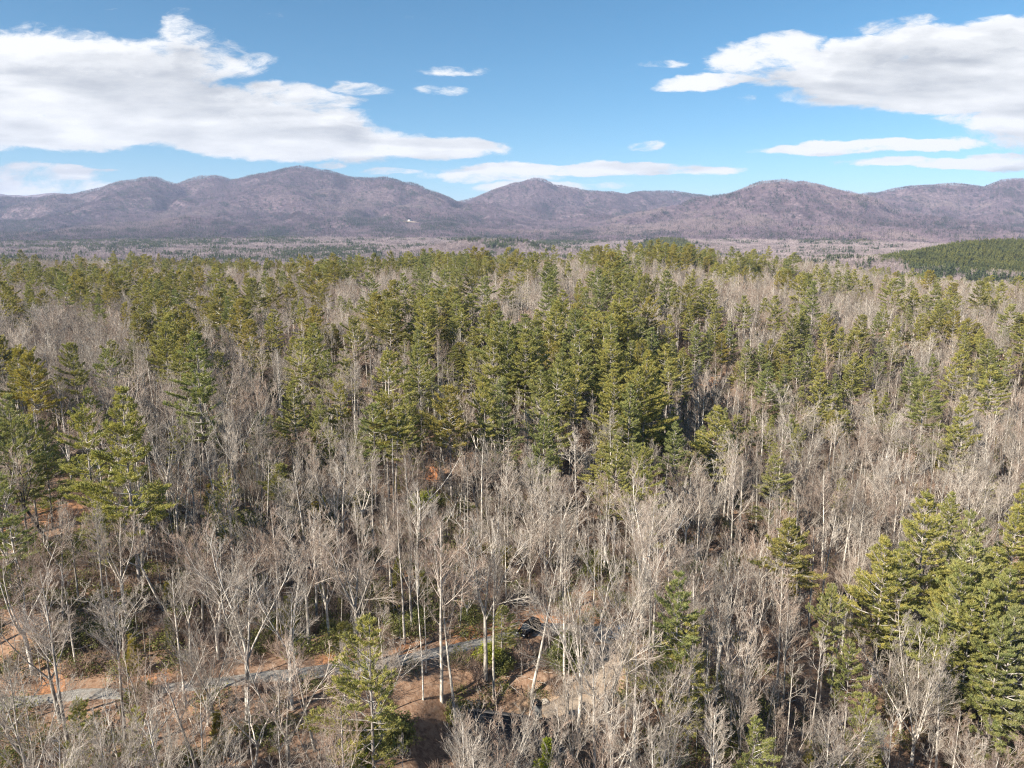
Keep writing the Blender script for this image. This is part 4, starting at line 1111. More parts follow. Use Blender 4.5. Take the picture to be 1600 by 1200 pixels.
def sticks_mesh(seed):
    rng = random.Random(seed); L = []
    for i in range(9):
        d = Vector((rng.gauss(0, 1), rng.gauss(0, 1), rng.uniform(-.02, .12))).normalized()
        p = Vector((rng.gauss(0, 1.2), rng.gauss(0, 1.2), .12))
        a, b = line(rng, p, d, rng.uniform(.8, 3.6), rng.uniform(.025, .07), .012, 4, .12, 0)
        L.append((a, b))
        for j in range(3):
            q0, d2 = on_line(a, rng.uniform(.3, 1))
            L.append(line(rng, q0, turned(rng, d2, R(rng.uniform(20, 60))), rng.uniform(.3, 1.0), .014, .008, 2, .2, .05))
    mb = MB(); mb.tubes(L, 4)
    return mb.mesh('sticks', M_TWIG)
ug = [brush_mesh(50 + i, 2.4) for i in range(3)] + [sticks_mesh(58)] + [leafy(60 + i, 1.5, 1.3, 60, 13, .11, M_SHRUB) for i in range(2)] + [BARE['slim'][i][2] for i in range(2)] + [pine_meshes(77, 6, 'young', M_ONEEDLE, True)]
rg = np.random.default_rng(9)
cell = 1.6
X, Y = np.meshgrid(np.arange(-165, 166) * cell, np.arange(33, 190) * cell)
X = (X + rg.uniform(-.8, .8, X.shape)).ravel(); Y = (Y + rg.uniform(-.8, .8, Y.shape)).ravel()
m = (np.abs(X) < Y * .76 + 8) & (Y > 53)
X, Y = X[m], Y[m]
thick = fbm(X / 18, Y / 18, 3, 41)
green = fbm(X / 25, Y / 25, 2, 52)
nm = np.hypot(X, Y) < 170
dr, dd2 = np.full(len(X), 99.), np.full(len(X), 99.)
dr[nm] = near_path(X[nm], Y[nm], ROAD)[0]; dd2[nm] = near_path(X[nm], Y[nm], DRIVE)[0]
keep = (dr > 2.3) & (dd2 > 3.0) & (np.hypot(X - HOUSE[0], Y - HOUSE[1]) > 9.5) & (rg.random(len(X)) < .68 + thick * .9)
keep &= ~((dr < 5.0) & (rg.random(len(X)) < .4))
for a, b, r_ in OPENW:
    keep &= ~((np.hypot(X - a, Y - b) < r_) & (rg.random(len(X)) < .6))
X, Y, green = X[keep], Y[keep], green[keep]
u_ = rg.random(len(X))
gsh = np.clip(np.where(X < -5, .30, .11) + green * .55, .0, .45)
idx = np.where(u_ < gsh, 4 + rg.integers(0, 2, len(X)), np.where(u_ < gsh + .13, 6 + rg.integers(0, 2, len(X)), np.where(u_ < gsh + .145, 8, rg.integers(0, 4, len(X)))))
scl = np.where((idx >= 6) & (idx < 8), rg.uniform(.22, .5, len(X)), np.where(idx == 8, rg.uniform(.5, 1.1, len(X)), rg.uniform(.55, 1.6, len(X))))
mass('undergrowth', 'low twiggy brush and evergreen bushes under the trees', 'undergrowth', np.stack([X, Y, H(X, Y) - .05], 1), np.stack([X * 0, X * 0, rg.uniform(0, 6.28, len(X))], 1), scl, idx, source('undergrowth', ug))

# far woods: groves of simple trees
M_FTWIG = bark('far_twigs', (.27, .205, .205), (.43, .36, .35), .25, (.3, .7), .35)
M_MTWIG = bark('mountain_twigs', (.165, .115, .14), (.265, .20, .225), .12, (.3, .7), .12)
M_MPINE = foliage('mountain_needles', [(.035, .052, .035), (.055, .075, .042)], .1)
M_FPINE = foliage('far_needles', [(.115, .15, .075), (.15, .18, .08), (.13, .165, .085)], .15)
def grove(seed, size, nb, npine, ntw, wtw, plant=False, mats=None):
    rg = np.random.default_rng(seed); mb = MB()
    k = nb + npine
    g_ = int(math.ceil(math.sqrt(k)))
    sp = [((i % g_ + .5) / g_ - .5, (i // g_ + .5) / g_ - .5) for i in range(g_ * g_)]
    rg.shuffle(sp)
    cl = rg.uniform(-.35, .35, 2) * size if 0 < npine < 8 else None
    for i in range(k):
        x, y = (np.array(sp[i]) + rg.uniform(-.45, .45, 2) / g_) * size
        if cl is not None and i >= nb: x, y = cl + rg.normal(0, 5.0, 2)
        if i < nb:
            h = rg.uniform(17, 25)
            w = .16 if wtw < .2 else .3
            mb.tris([(x - w, y, -2), (x + w, y, -2), (x, y, h * .8)], [(0, 1, 2)], 0)
            mb.tris([(x, y - w, -2), (x, y + w, -2), (x, y, h * .8)], [(0, 1, 2)], 0)
            z0 = rg.uniform(.35, .8, ntw) * h
            az = rg.uniform(0, 6.28, ntw); el = rg.uniform(.25, 1.35, ntw); L = rg.uniform(.16, .32, ntw) * h * np.where(z0 > .6 * h, .8, 1)
            d = np.stack([np.cos(az) * np.cos(el), np.sin(az) * np.cos(el), np.sin(el)], 1)
            b = np.stack([x + np.cos(az) * rg.uniform(0, 1.6, ntw), y + np.sin(az) * rg.uniform(0, 1.6, ntw), z0], 1)
            s = np.cross(d, rg.normal(0, 1, (ntw, 3))); s /= np.linalg.norm(s, axis=1, keepdims=True)
            V = np.stack([b - s * wtw, b + s * wtw, b + d * L[:, None]], 1)
            mb.tris(V, np.arange(ntw * 3).reshape(-1, 3), 0)
        else:
            h = rg.uniform(10, 18) if plant else rg.uniform(17, 26)
            m = int(ntw * 1.6)
            t = rg.uniform(0, 1, m) ** 1.2
            z0 = h * ((.15 if plant else .38) + (.85 if plant else .62) * t)
            az = rg.uniform(0, 6.28, m)
            rad = (.20 if not plant else .24) * h * (1 - t) ** .75 * rg.uniform(.5, 1.1, m) + .3
            c = np.stack([x + np.cos(az) * rad * .5, y + np.sin(az) * rad * .5, z0], 1)
            d = np.stack([np.cos(az) * rad * .65, np.sin(az) * rad * .65, rg.uniform(-.3, .9, m)], 1)
            s = np.stack([-np.sin(az), np.cos(az), rg.uniform(-.2, .2, m)], 1) * (rad * .42 + .25)[:, None]
            V = np.stack([c - d + s * .3, c - d - s * .3, c - s * .8 + d * .4, c + d, c + s * .8 + d * .4], 1)
            i5 = np.arange(m)[:, None] * 5
            mb.tris(V, np.concatenate([np.concatenate([i5, i5 + 1, i5 + 2], 1), np.concatenate([i5, i5 + 2, i5 + 3], 1), np.concatenate([i5, i5 + 3, i5 + 4], 1)]), 1)
            mb.tris([(x - .2, y, -2), (x + .2, y, -2), (x, y, h)], [(0, 1, 2)], 0)
    return mb.mesh('grove', mats or [M_FTWIG, M_FPINE])
mid = [grove(100 + i, 32, 24, 0, 90, .10) for i in range(4)] + [grove(110 + i, 32, 14, 8, 90, .10) for i in range(3)] + [grove(120 + i, 32, 3, 17, 90, .1) for i in range(2)]
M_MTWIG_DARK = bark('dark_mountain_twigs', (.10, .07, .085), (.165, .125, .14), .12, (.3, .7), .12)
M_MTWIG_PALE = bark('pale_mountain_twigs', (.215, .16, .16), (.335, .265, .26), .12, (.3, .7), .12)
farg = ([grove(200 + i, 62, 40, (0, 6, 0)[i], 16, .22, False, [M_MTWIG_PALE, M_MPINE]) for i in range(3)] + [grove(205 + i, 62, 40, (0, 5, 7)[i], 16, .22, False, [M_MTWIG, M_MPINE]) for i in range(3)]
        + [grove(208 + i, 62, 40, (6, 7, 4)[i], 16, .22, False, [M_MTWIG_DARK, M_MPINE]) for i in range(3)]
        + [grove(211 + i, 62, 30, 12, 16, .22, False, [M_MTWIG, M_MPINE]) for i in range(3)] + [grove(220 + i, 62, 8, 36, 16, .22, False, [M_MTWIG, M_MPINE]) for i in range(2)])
planted = [grove(300 + i, 32, 0, 25, 70, .1, True, [M_FTWIG, M_PLANT]) for i in range(3)]
def far_share(px, py):
    """share of pines among the woods of the far hills"""
    s = .035
    for (a, b, sx, sy, w) in ((50, 360, 70, 16, .8), (130, 366, 50, 10, .5), (260, 370, 110, 14, .6), (350, 356, 60, 16, .3), (425, 368, 40, 10, .9), (470, 395, 60, 8, .8), (560, 346, 40, 9, .8), (610, 362, 40, 9, .9), (700, 352, 45, 14, .75), (760, 372, 60, 9, .5), (880, 376, 50, 8, .7), (540, 394, 50, 9, .8),
                              (900, 362, 30, 8, .6), (1000, 368, 60, 8, .4), (690, 300, 22, 10, .5), (1090, 306, 60, 6, .6), (1470, 350, 20, 10, .5), (1500, 366, 40, 8, .5), (930, 300, 40, 5, .35), (1560, 290, 50, 3, .5), (190, 385, 160, 6, .6), (1290, 376, 60, 6, .3)):
        s = max(s, w * (.45 if b > 383 else .7) * math.exp(-((px - a) / sx) ** 2 - ((py - b) / sy) ** 2))
    return s
def far_points(r0, r1, cell, az=.66):
    X, Y = np.meshgrid(np.arange(-int(r1 * az / cell), int(r1 * az / cell) + 1) * cell, np.arange(int(r0 * .7 / cell), int(r1 / cell)) * cell)
    rg = np.random.default_rng(int(r0))
    X = (X + rg.uniform(-.25, .25, X.shape) * cell).ravel(); Y = (Y + rg.uniform(-.25, .25, Y.shape) * cell).ravel()
    rr = np.hypot(X, Y)
    m = (rr >= r0) & (rr < r1) & (np.abs(X) < Y * .80 + 60)
    X, Y = X[m], Y[m]
    return X, Y, H(X, Y)
# leave out what the crests hide (seen from anywhere near the drone)
lr = np.exp(np.linspace(math.log(900), math.log(11000), 420)); la = np.linspace(-.75, .75, 500)
LA, LR = np.meshgrid(la, lr, indexing='ij')
EL = (H(np.sin(LA) * LR, np.cos(LA) * LR) - CAM_Z) / LR
RUN = np.maximum.accumulate(EL, 1)
def seen(X, Y, Z, slack=45):
    a = np.clip(np.searchsorted(la, np.arctan2(X, Y)), 1, len(la) - 1); rr = np.hypot(X, Y)
    i = np.clip(np.searchsorted(lr, rr) - 1, 0, len(lr) - 1)
    run = np.minimum(RUN[a, i], RUN[a - 1, i])
    return (Z + slack - CAM_Z) / rr > run
def normals(X, Y, e):
    gx = (H(X + e, Y) - H(X - e, Y)) / (2 * e); gy = (H(X, Y + e) - H(X, Y - e)) / (2 * e)
    N = np.stack([-gx, -gy, np.ones(len(X))], 1)
    return N / np.linalg.norm(N, axis=1, keepdims=True)
FARHOUSE = None
def far_mass(name, label, cat, X, Y, Z, idx, coll, e, rg):
    N = normals(X, Y, e)
    rot = []
    for nn in N:
        qq = Vector((0, 0, 1)).rotation_difference(Vector(nn)) @ Quaternion((0, 0, 1), rg.uniform(0, 6.28))
        rot.append(tuple(qq.to_euler()))
    mass(name, label, cat, np.stack([X, Y, Z], 1), rot, rg.uniform(.9, 1.12, len(X)), idx, coll)
rg = np.random.default_rng(21)
# the plantation hill, the green knoll and the strip beyond
def in_plant(X, Y):
    m = np.hypot((X - PLANT_C[0]) / 285, (Y - PLANT_C[1]) / 400) < 1.0
    k1 = np.array(pw(1045, 380, 2650)[:2]); m |= np.hypot((X - k1[0]) / 95, (Y - k1[1]) / 150) < 1
    k2 = np.array(pw(1335, 372, 3230)[:2]); m |= np.hypot((X - k2[0]) / 120, (Y - k2[1]) / 120) < 1
    return m
X, Y, Z = far_points(1050, 3500, 27)
m = in_plant(X, Y) & seen(X, Y, Z)
far_mass('pine_plantation', 'even young green pines packed on a rounded far hill', 'pine plantation', X[m], Y[m], Z[m], rg.integers(0, 3, m.sum()), source('pine_plantation', planted), 12, rg)
X, Y, Z = far_points(1345, 3500, 28)
m = ~in_plant(X, Y) & seen(X, Y, Z)
X, Y, Z = X[m], Y[m], Z[m]
px, py = project(X, Y, Z + 14)
sh = np.array([far_share(a, b) for a, b in zip(px, py)]) + np.where(np.hypot(X, Y) < 2300, .09, .03) + fbm(X / 160, Y / 160, 2, 8) * .25
idx = np.where(rg.random(len(X)) < sh * 1.1, 7 + rg.integers(0, 2, len(X)), np.where(rg.random(len(X)) < sh * 2.2, 4 + rg.integers(0, 3, len(X)), rg.integers(0, 4, len(X))))
far_mass('valley_woods', 'mixed grey and green woods in the valley before the mountains', 'valley woods', X, Y, Z, idx, source('valley_woods', mid), 14, rg)
X, Y, Z = far_points(3450, 10200, 50)
m = seen(X, Y, Z, 30)
X, Y, Z = X[m], Y[m], Z[m]
px, py = project(X, Y, Z + 10)
sh = np.array([far_share(a, b) for a, b in zip(px, py)]) * (1 + fbm(X / 120, Y / 120, 2, 17) * 1.6)
rav = np.maximum(0, .22 - np.abs(fbm(X / 620 + 9, Y / 900, 3, 91))) / .22
sh = sh + .16 * rav ** 2 * (rg.random(len(X)) < .7)
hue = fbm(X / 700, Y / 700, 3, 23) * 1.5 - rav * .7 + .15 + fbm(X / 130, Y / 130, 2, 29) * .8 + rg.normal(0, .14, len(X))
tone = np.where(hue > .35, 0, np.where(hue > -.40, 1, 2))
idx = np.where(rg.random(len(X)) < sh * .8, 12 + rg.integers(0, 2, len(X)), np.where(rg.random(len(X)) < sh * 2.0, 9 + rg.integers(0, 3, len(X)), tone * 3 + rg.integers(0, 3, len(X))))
# the clearing of the mountain house
a, b = pix_uv(640, 345)
dd_ = np.linspace(3600, 6400, 800)
fi = np.where(CAM_Z + b * dd_ < H(a * dd_, dd_))[0]
fD = dd_[fi[0]] if len(fi) else 5600
FARHOUSE = (a * fD, fD, H1(a * fD, fD))
m = ~((np.abs(X - FARHOUSE[0]) < 46) & (Y < FARHOUSE[1] + 32) & (Y > FARHOUSE[1] - 85))
X, Y, Z, idx = X[m], Y[m], Z[m], idx[m]
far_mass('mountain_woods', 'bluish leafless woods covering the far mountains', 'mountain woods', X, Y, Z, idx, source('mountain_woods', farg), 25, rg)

# ------------------------------------------------------------------ shrubs, rocks, fallen trees
def thing(name, label, cat, loc, rz=0.0, group=None, scale=1.0):
    e = bpy.data.objects.new(name, None); COL.objects.link(e)
    e.location = loc; e.rotation_euler = (0, 0, rz); e.scale = (scale,) * 3; e.empty_display_size = .4
    return tag(e, label, cat, group)
def shrub(px, py, D, rx, rz, label, mat, seed):
    x, y, _ = pw(px, py, D)
    # find the ground on that ray near D
    a, b = pix_uv(px, py); ds = np.linspace(D * .75, D * 1.3, 200)
    i = np.where(CAM_Z + b * ds < H(a * ds, ds))[0]
    D = ds[i[0]] if len(i) else D
    x, y = a * D, D
    t = thing('evergreen_shrub', label, 'shrub', (x, y, H1(x, y) - .1), 0, 'evergreen shrubs under the trees')
    link('foliage', leafy(seed, rx, rz, int(70 * rx * rz), 22, .16, mat, 'foliage'), t, (0, 0, rz * .25))
    rngs = random.Random(seed); mb = MB(); L = []
    for k in range(5):
        L.append(line(rngs, Vector((0, 0, -.3)), Vector((rngs.gauss(0, .4), rngs.gauss(0, .4), 1)).normalized(), rz * .9, .05, .02, 4, .15, .02))
    mb.tubes(L, 5)
    link('stem', mb.mesh('stem', M_DARKBARK), t)
shrub(375, 842, 128, 4.0, 3.2, 'large round evergreen bush glowing green left of centre', M_SHRUB, 401)
shrub(720, 700, 185, 2.4, 5.0, 'tall bright green holly-like bush by a dark thin trunk', M_BRIGHT, 402)
shrub(662, 790, 152, 2.6, 2.2, 'yellow-green bush below the uprooted tree', M_BRIGHT, 403)
shrub(560, 790, 152, 3.2, 2.0, 'dark low evergreen bush left of the yellow-green bush', M_SHRUB, 404)
shrub(510, 800, 150, 3.6, 1.6, 'flat spreading evergreen bush above the bare roadside trees', M_SHRUB, 405)
shrub(888, 1050, 97, 2.2, 4.4, 'grey-green vine-clad bush between the driveway and the road', M_SHRUB, 406)
shrub(715, 1122, 86, 1.6, 1.8, 'small dark bush at the foot of the forked pole tree', M_SHRUB, 407)
shrub(762, 1030, 100, 1.7, 1.4, 'yellowish bush on the bank below the gravel road', M_BRIGHT, 408)
shrub(785, 1045, 98, 1.5, 1.5, 'dark green bush just right of the yellowish bank bush', M_SHRUB, 409)
shrub(220, 1088, 83, 1.7, 1.1, 'evergreen bush crowding the near side of the left road bend', M_SHRUB, 410)
shrub(1140, 890, 140, 1.8, 2.4, 'black-green bush in a gap between bare trees right of centre', M_SHRUB, 411)
shrub(300, 890, 118, 2.8, 2.0, 'pale green low bush left below the large round bush', M_SHRUB, 412)
shrub(225, 668, 190, 2.6, 2.0, 'dark bush under the bare trees left of the huge white pine', M_SHRUB, 413)
shrub(215, 770, 138, 2.0, 1.6, 'dark bush beside the dark-trunked pine on the left slope', M_SHRUB, 414)
shrub(455, 640, 230, 3.0, 2.6, 'green bush in the shaded gap right of the bright cone pine', M_SHRUB, 415)
shrub(420, 985, 104, 2.2, 1.8, 'green bush beside the spreading bare tree', M_SHRUB, 416)
shrub(150, 1000, 97, 2.4, 1.8, 'evergreen bush on the slope above the left road end', M_SHRUB, 417)
shrub(610, 1160, 83, 2.6, 2.6, 'dark evergreen bush right of the roadside young pine', M_SHRUB, 418)

M_ROCK = plain('pale_rock', (.50, .45, .39), .95, .1, .35, 3)
M_CLAYROOT = plain('root_clay', (.33, .145, .07), 1.0, .1, .5, 3)
def rock_mesh(seed, s):
    import bmesh
    bm = bmesh.new(); bmesh.ops.create_icosphere(bm, subdivisions=3, radius=1)
    rg = np.random.default_rng(seed)
    cuts = rg.normal(0, 1, (9, 3)); cuts /= np.linalg.norm(cuts, axis=1, keepdims=True)
    for v_ in bm.verts:
        p = np.array(v_.co)
        for c in cuts:
            dd_ = p @ c - .68
            if dd_ > 0: p = p - c * dd_
        v_.co = p * np.array(s)
    me = bpy.data.meshes.new('boulder'); bm.to_mesh(me); bm.free(); me.materials.append(M_ROCK)
    return me
for i, (px, py, D, s, lb) in enumerate(((853, 1083, 93.5, (.75, .6, .5), 'white boulder, larger of two in the house clearing'), (846, 1091, 92.8, (.45, .45, .35), 'white boulder, smaller of two in the house clearing'), (869, 1099, 91.8, (.35, .3, .2), 'flat yellowish stone on the bare soil, left one'), (884, 1098, 91.8, (.55, .35, .25), 'flat yellowish stone on the bare soil, right one'), (905, 1040, 98, (.6, .5, .35), 'grey stone beside the upper driveway'))):
    x, y, _ = pw(px, py, D)
    tag(link('boulder', rock_mesh(700 + i, s), None, (x, y, H1(x, y) + s[2] * .35), i), lb, 'boulder')
# uprooted tree with its plate of red earth, and logs on the slopes
x, y, _ = pw(676, 752, 167)
t = thing('uprooted_tree', 'uprooted dark tree with a plate of red earth on its roots', 'fallen tree', (x, y, H1(x, y)))
rngs = random.Random(5)
mb = MB(); mb.tubes([line(rngs, Vector((1.6, -.6, 1.4)), Vector((.42, -.85, -.22)).normalized(), 15, .34, .12, 10, .03, .0)], 8)
mb.tubes([line(rngs, Vector((3.5, -4.5, 1.0)), Vector((rngs.uniform(-1, 1), -1, .6)).normalized(), 5, .08, .03, 5, .15, 0) for _ in range(5)], 4)
link('trunk', mb.mesh('trunk', M_DARKBARK, True), t)
import bmesh
bm = bmesh.new(); bmesh.ops.create_icosphere(bm, subdivisions=4, radius=1)
for v_ in bm.verts:
    p = v_.co
    k = 1 + .35 * float(fbm(np.array([p.x * 2.1 + 5]), np.array([p.z * 2.1 + p.y * 1.3]), 3, 3)[0]) * 2
    v_.co = Vector((p.x * 1.8 * k, p.y * .8 * k, p.z * 1.7 * k + 1.1))
mr = bpy.data.meshes.new('root_plate'); bm.to_mesh(mr); bm.free(); mr.materials.append(M_CLAYROOT)
o = link('root_plate', mr, t); o.rotation_euler = (R(-18), 0, R(-25))
for i, (px, py, D, az, L, dark, lb) in enumerate(((45, 812, 124, .75, 11, True, 'dark log lying across the red slope left of the crooked tree'), (170, 690, 178, .5, 12, True, 'dark log under the left twin pine'), (540, 700, 185, 1.0, 10, False, 'pale log on the slope below the wide soft pine'), (1000, 1115, 90, -.8, 9, False, 'pale log right of the house clearing'), (600, 1175, 80, .9, 8, True, 'dark log below the big roadside pine'), (1240, 1150, 95, .6, 10, False, 'pale log in the lower right woods'))):
    x, y, _ = pw(px, py, D)
    dx, dy = math.cos(az), math.sin(az)
    pts = [(k / 8 - .5) * L for k in range(9)]
    P = [(x + dx * s, y + dy * s) for s in pts]
    zz = H(np.array([p[0] for p in P]), np.array([p[1] for p in P]))
    zz = np.linspace(zz[0], zz[-1], 9) + max(0, (zz - np.linspace(zz[0], zz[-1], 9)).max()) * .6 + .18
    mb = MB(); mb.tubes([([(p[0] - x, p[1] - y, z_ - zz[4]) for p, z_ in zip(P, zz)], list(np.linspace(.26, .13, 9)))], 8)
    tag(link('fallen_log', mb.mesh('fallen_log', M_DARKBARK if dark else M_BARK, True), None, (x, y, zz[4])), lb, 'log', 'logs lying on the slopes')

# ------------------------------------------------------------------ the two cars
M_GLASS = plain('car_glass', (.02, .025, .03), .06, .6)
M_TYRE = plain('tyre_rubber', (.018, .018, .018), .85, .2)
M_RIM = plain('wheel_rim', (.45, .45, .46), .35, .5, 0, 1, .8)
M_LAMP = plain('headlight_lens', (.75, .76, .75), .12, .6)
M_RED = plain('taillight_lens', (.30, .012, .01), .2, .5)
M_TRIM = plain('black_trim', (.02, .02, .02), .6, .3)
def wheel_cyl(mb, c, r, w, m=0, n_=20):
    a = np.linspace(0, 2 * math.pi, n_, endpoint=False)
    prof = [(r * .62, -w * .5), (r * .94, -w * .5), (r, -w * .36), (r, w * .36), (r * .94, w * .5), (r * .62, w * .5)]
    V = np.array([[(c[0] + math.cos(t_) * p[0], c[1] + p[1], c[2] + math.sin(t_) * p[0]) for p in prof] for t_ in a])
    ii = np.arange(n_ * 6).reshape(n_, 6); j = np.roll(ii, -1, 0)
    mb.quads(V, np.stack([ii[:, :-1], ii[:, 1:], j[:, 1:], j[:, :-1]], -1), m)
def loft(mb, secs, m=0):
    """secs: (x, half width low, half width high, z low, z high) rounded sections joined along the car"""
    rows = []
    for (x, wl, wh, z0, z1) in secs:
        e = .10 * (z1 - z0) + .02
        rows.append([(x, -wl + .05, z0), (x, -wl, z0 + e), (x, -wh - .0, z1 - e), (x, -wh + .09, z1), (x, wh - .09, z1), (x, wh, z1 - e), (x, wl, z0 + e), (x, wl - .05, z0)])
    V = np.array(rows); k, n_ = V.shape[:2]
    ii = np.arange(k * n_).reshape(k, n_)
    mb.quads(V, np.stack([ii[:-1], np.roll(ii[:-1], -1, 1), np.roll(ii[1:], -1, 1), ii[1:]], -1), m)
    for row in (rows[0], rows[-1][::-1]):
        mb.quads(row, [(0, 1, 6, 7), (1, 2, 5, 6), (2, 3, 4, 5)], m)
def car(name, label, loc, rz, paint, tall):
    t = thing(name, label, 'car', loc, rz, 'cars parked by the woodland road')
    mb = MB()
    hz = 1.02 if tall else .92
    loft(mb, [(-2.36, .78, .74, .42, hz - .12), (-2.28, .88, .86, .34, hz), (-1.4, .94, .92, .28, hz + .03), (.75, .95, .92, .28, hz + .02), (1.35, .94, .88, .28, hz - .01), (2.15, .90, .78, .32, hz - .13), (2.34, .78, .66, .42, hz - .30)])
    top = 1.78 if tall else 1.46
    loft(mb, [(-2.22 if tall else -1.9, .84, .74, hz - .04, hz + .02), (-1.95 if tall else -1.25, .84, .66, hz - .04, top - .05), (-.4, .86, .68, hz - .04, top), (.35, .86, .66, hz - .04, top - .04), (1.25, .85, .76, hz - .04, hz + .01)])
    for s in (-1, 1):   # arches and door seams stand a little proud
        for x in (-1.42, 1.42):
            mb.box((x, s * .935, .55), (.92, .05, .36), 0)
    body = link('body', mb.mesh('body', paint, True), t)
    mt = body.modifiers.new('edges', 'BEVEL'); mt.width = .02; mt.segments = 1; mt.limit_method = 'ANGLE'
    w = MB()   # glass bands 1 cm proud of the cabin
    xr, xb = (-1.90, -2.19) if tall else (-1.22, -1.80)
    zb, zt = hz + .06, top - .12
    for s in (-1, 1):
        for (a, b) in ((xr + .12, -.52), (-.42, .42)):
            w.quads([(a, s * .865, zb), (b + (.35 if b > 0 else 0), s * .865, zb), (b, s * .715, zt), (a + .06, s * .715, zt)], [(0, 1, 2, 3)])
    w.quads([(1.20, -.74, zb), (1.20, .74, zb), (.45, .62, zt + .03), (.45, -.62, zt + .03)], [(0, 1, 2, 3)])
    w.quads([(xb - .03, -.72, zb), (xb - .03, .72, zb), (xr - .05, .60, zt), (xr - .05, -.60, zt)], [(0, 1, 2, 3)])
    link('window', w.mesh('window', M_GLASS), t)
    for x in (-1.42, 1.42):
        for s in (-1, 1):
            a = MB(); wheel_cyl(a, (0, 0, 0), .37, .24)
            ty_ = link('tyre', a.mesh('tyre', M_TYRE, True), t, (x, s * .86, .37))
            b = MB(); aa = np.linspace(0, 2 * math.pi, 20, endpoint=False)
            V = [(math.cos(q_) * .235, s * .10, math.sin(q_) * .235) for q_ in aa] + [(0, s * .125, 0)]
            b.tris(V, [(k, (k + 1) % 20, 20) for k in range(20)])
            link('rim', b.mesh('rim', M_RIM), ty_)
    for s in (-1, 1):
        b = MB(); b.box((2.24, s * .60, hz - .30), (.16, .34, .16)); link('headlight', b.mesh('headlight', M_LAMP), t)
        b = MB(); b.box((-2.33, s * .70, hz - .16), (.10, .18, .26)); link('taillight', b.mesh('taillight', M_RED), t)
        b = MB(); b.box((.82, s * 1.0, hz + .12), (.14, .20, .14)); link('mirror', b.mesh('mirror', paint), t)
    b = MB(); b.box((2.335, 0, hz - .34), (.06, .8, .20)); link('grille', b.mesh('grille', M_TRIM), t)
    b = MB(); b.box((2.33, 0, .45), (.12, 1.5, .14)); b.box((-2.36, 0, .48), (.10, 1.5, .16)); link('bumper', b.mesh('bumper', M_TRIM), t)
M_BLACKP = plain('black_car_paint', (.012, .013, .015), .10, .8)
M_SILVERP = plain('silver_car_paint', (.42, .45, .50), .3, .5, 0, 1, .25)
x, y, z = pw(826, 989, 106.6)
car('parked_car', 'black sport utility car parked on the gravel road under a red bank', (x, y, H1(x, y) + .17), math.pi + .95, M_BLACKP, True)
x, y, z = pw(968, 993, 106)
car('parked_car', 'silver car parked at the top of the dirt driveway', (x, y, H1(x, y) + .17), math.pi + .95, M_SILVERP, False)

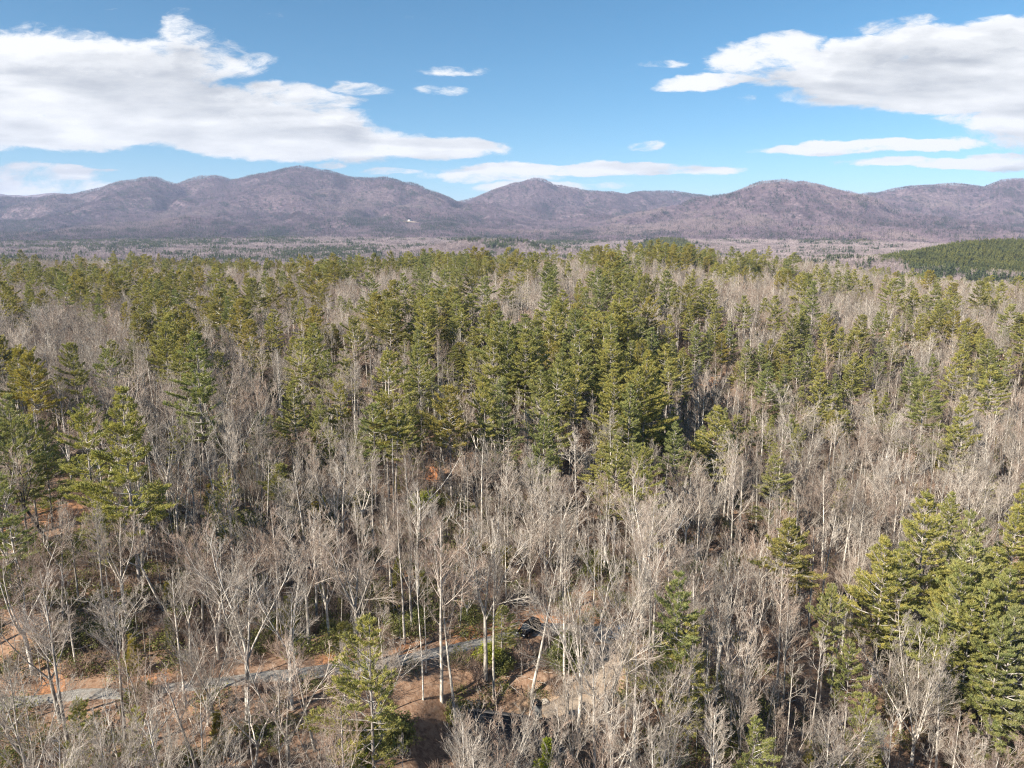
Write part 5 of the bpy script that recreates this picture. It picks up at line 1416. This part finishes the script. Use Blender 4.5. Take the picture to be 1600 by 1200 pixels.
# ------------------------------------------------------------------ the house by the clearing and the one on the mountain
M_ROOF = plain('charcoal_shingles', (.06, .058, .06), .9, .2, .4, 5)
M_SIDE = plain('grey_siding', (.17, .175, .175), .8, .2, .15, 3)
M_CHIM = plain('chimney_siding', (.22, .225, .22), .8, .2, .15, 3)
M_WFRAME = plain('white_window_frame', (.62, .61, .58), .6, .3)
M_PANE = plain('window_pane', (.03, .04, .05), .08, .6)
M_DOOR = plain('brown_door', (.14, .07, .04), .6, .3, .2, 3)
def house(name, label, cat, loc, rz, w, d, hw, hr, wall, roof, siding=True, chimney=True, nwin=3, basement=.8):
    t = thing(name, label, cat, loc, rz)
    mb = MB()
    V = [(-w / 2, -d / 2, -basement), (w / 2, -d / 2, -basement), (w / 2, d / 2, -basement), (-w / 2, d / 2, -basement), (-w / 2, -d / 2, hw), (w / 2, -d / 2, hw), (w / 2, d / 2, hw), (-w / 2, d / 2, hw), (-w / 2, 0, hw + hr), (w / 2, 0, hw + hr)]
    mb.quads(V, [(0, 1, 5, 4), (2, 3, 7, 6), (1, 2, 6, 5), (3, 0, 4, 7)]); mb.tris(V, [(5, 6, 9), (7, 4, 8)])
    if siding:   # lap boards standing off the wall
        for k in range(int((hw + basement) / .30)):
            z_ = -basement + .15 + k * .30
            mb.box((0, -d / 2 - .012, z_), (w, .02, .02)); mb.box((0, d / 2 + .012, z_), (w, .02, .02))
            mb.box((-w / 2 - .012, 0, z_), (.02, d, .02)); mb.box((w / 2 + .012, 0, z_), (.02, d, .02))
    link('wall', mb.mesh('wall', wall), t)
    mb = MB(); oh, th = .55, .16
    sl = hr / (d / 2)
    for s in (-1, 1):
        a = (s * (d / 2 + oh), hw - oh * sl + .04); c = (0, hw + hr + .04)
        Vr = [(-w / 2 - oh, a[0], a[1]), (w / 2 + oh, a[0], a[1]), (w / 2 + oh, c[0], c[1]), (-w / 2 - oh, c[0], c[1])]
        Vr = Vr + [(p[0], p[1], p[2] + th) for p in Vr]
        mb.quads(Vr, [(0, 1, 2, 3), (4, 5, 6, 7), (0, 1, 5, 4), (2, 3, 7, 6), (1, 2, 6, 5), (0, 3, 7, 4)])
        for k in range(1, 9):   # shingle courses
            f_ = k / 9
            mb.box((0, a[0] + (c[0] - a[0]) * f_, a[1] + (c[1] - a[1]) * f_ + th + .004), (w + 2 * oh, .05, .025))
    mb.box((0, 0, hw + hr + .04 + th), (w + 2 * oh + .02, .30, .10))
    rf = link('roof', mb.mesh('roof', roof), t)
    if chimney:
        mb = MB(); cz_ = hw + hr + .75
        mb.box((w * .20, d * .30, (hw + cz_) / 2 - .4), (1.15, 1.0, cz_ - hw + .8))
        for k in range(7): mb.box((w * .20 - .54 + k * .18, d * .30 - .508, (hw + cz_) / 2), (.03, .02, cz_ - hw))
        ch = link('chimney', mb.mesh('chimney', M_CHIM), rf)
        mb = MB(); mb.box((w * .20, d * .30, cz_ + .06), (1.3, 1.15, .10)); mb.box((w * .20, d * .30, cz_ + .3), (.4, .4, .3))
        link('chimney_cap', mb.mesh('chimney_cap', M_TRIM), rf)
    for s in (-1, 1):
        for k in range(nwin):
            xx = -w / 2 + w * (k + .5) / nwin
            if s == -1 and k == nwin // 2 and nwin > 1:
                mb = MB(); mb.box((xx, -d / 2 - .05, 1.02), (1.0, .08, 2.04)); dr_ = link('door', mb.mesh('door', M_DOOR), t)
                mb = MB(); mb.box((xx + .4, -d / 2 - .12, 1.0), (.06, .06, .06)); link('handle', mb.mesh('handle', M_RIM), dr_)
                continue
            mb = MB(); y_ = s * (d / 2 + .05)
            for (cx_, cz2, ww, h_) in ((0, .68, 1.3, .09), (0, -.68, 1.3, .09), (-.6, 0, .09, 1.27), (.6, 0, .09, 1.27), (0, 0, .05, 1.27)):
                mb.box((xx + cx_, y_, hw * .52 + cz2), (ww, .10, h_))
            wn = link('window', mb.mesh('window', M_WFRAME), t)
            mb = MB(); mb.box((xx, s * (d / 2 + .03), hw * .52), (1.12, .03, 1.26)); link('pane', mb.mesh('pane', M_PANE), wn)
    return t
house('house', 'dark grey house with charcoal roof hidden behind the pale fan tree', 'house', tuple(HOUSE), R(-12), 11.5, 8.0, 2.9, 2.6, M_SIDE, M_ROOF)
M_WHITE = plain('white_siding', (.58, .58, .56), .8, .2)
house('mountain_house', 'tiny white house in a clearing on the far mountain flank', 'house', (FARHOUSE[0], FARHOUSE[1], FARHOUSE[2]), R(8), 22, 12, 7, 5, M_WHITE, M_ROOF, False, False, 3, 6)
# pale yard below the mountain house
gx, gy = np.meshgrid(np.linspace(-40, 62, 14), np.linspace(-16, -5, 5))
gz = H(FARHOUSE[0] + gx, FARHOUSE[1] + gy * 2.5 - 4) + 2.2
V = np.stack([FARHOUSE[0] + gx, FARHOUSE[1] + gy * 2.5 - 4, gz], -1)
ii = np.arange(5 * 14).reshape(5, 14)
mb = MB(); mb.quads(V, np.stack([ii[:-1, :-1], ii[:-1, 1:], ii[1:, 1:], ii[1:, :-1]], -1))
tag(link('dirt_yard', mb.mesh('dirt_yard', M_DRIVE, True)), kind='structure')

# ------------------------------------------------------------------ the air between here and the mountains
top = float(GZ[np.hypot(GX, GY) < 11600].max()) + 45
bot = float(GZ.min()) - 1
mb = MB(); mb.box((0, 0, (top + bot) / 2), (45000, 45000, top - bot))
mh = bpy.data.materials.new('air_haze'); mh.use_nodes = True
mh.node_tree.nodes.clear(); q = NT(mh.node_tree)
pv = q.new('ShaderNodeVolumePrincipled'); ho = q.new('ShaderNodeOutputMaterial')
pv.inputs['Color'].default_value = (.58, .70, 1.0, 1)
pv.inputs['Density'].default_value = 5.2e-5
pv.inputs['Anisotropy'].default_value = 0.1
q.t.links.new(pv.outputs[0], ho.inputs['Volume'])
tag(link('haze', mb.mesh('haze', mh)), 'thin bluish air haze filling the valley', 'haze', None, 'stuff')
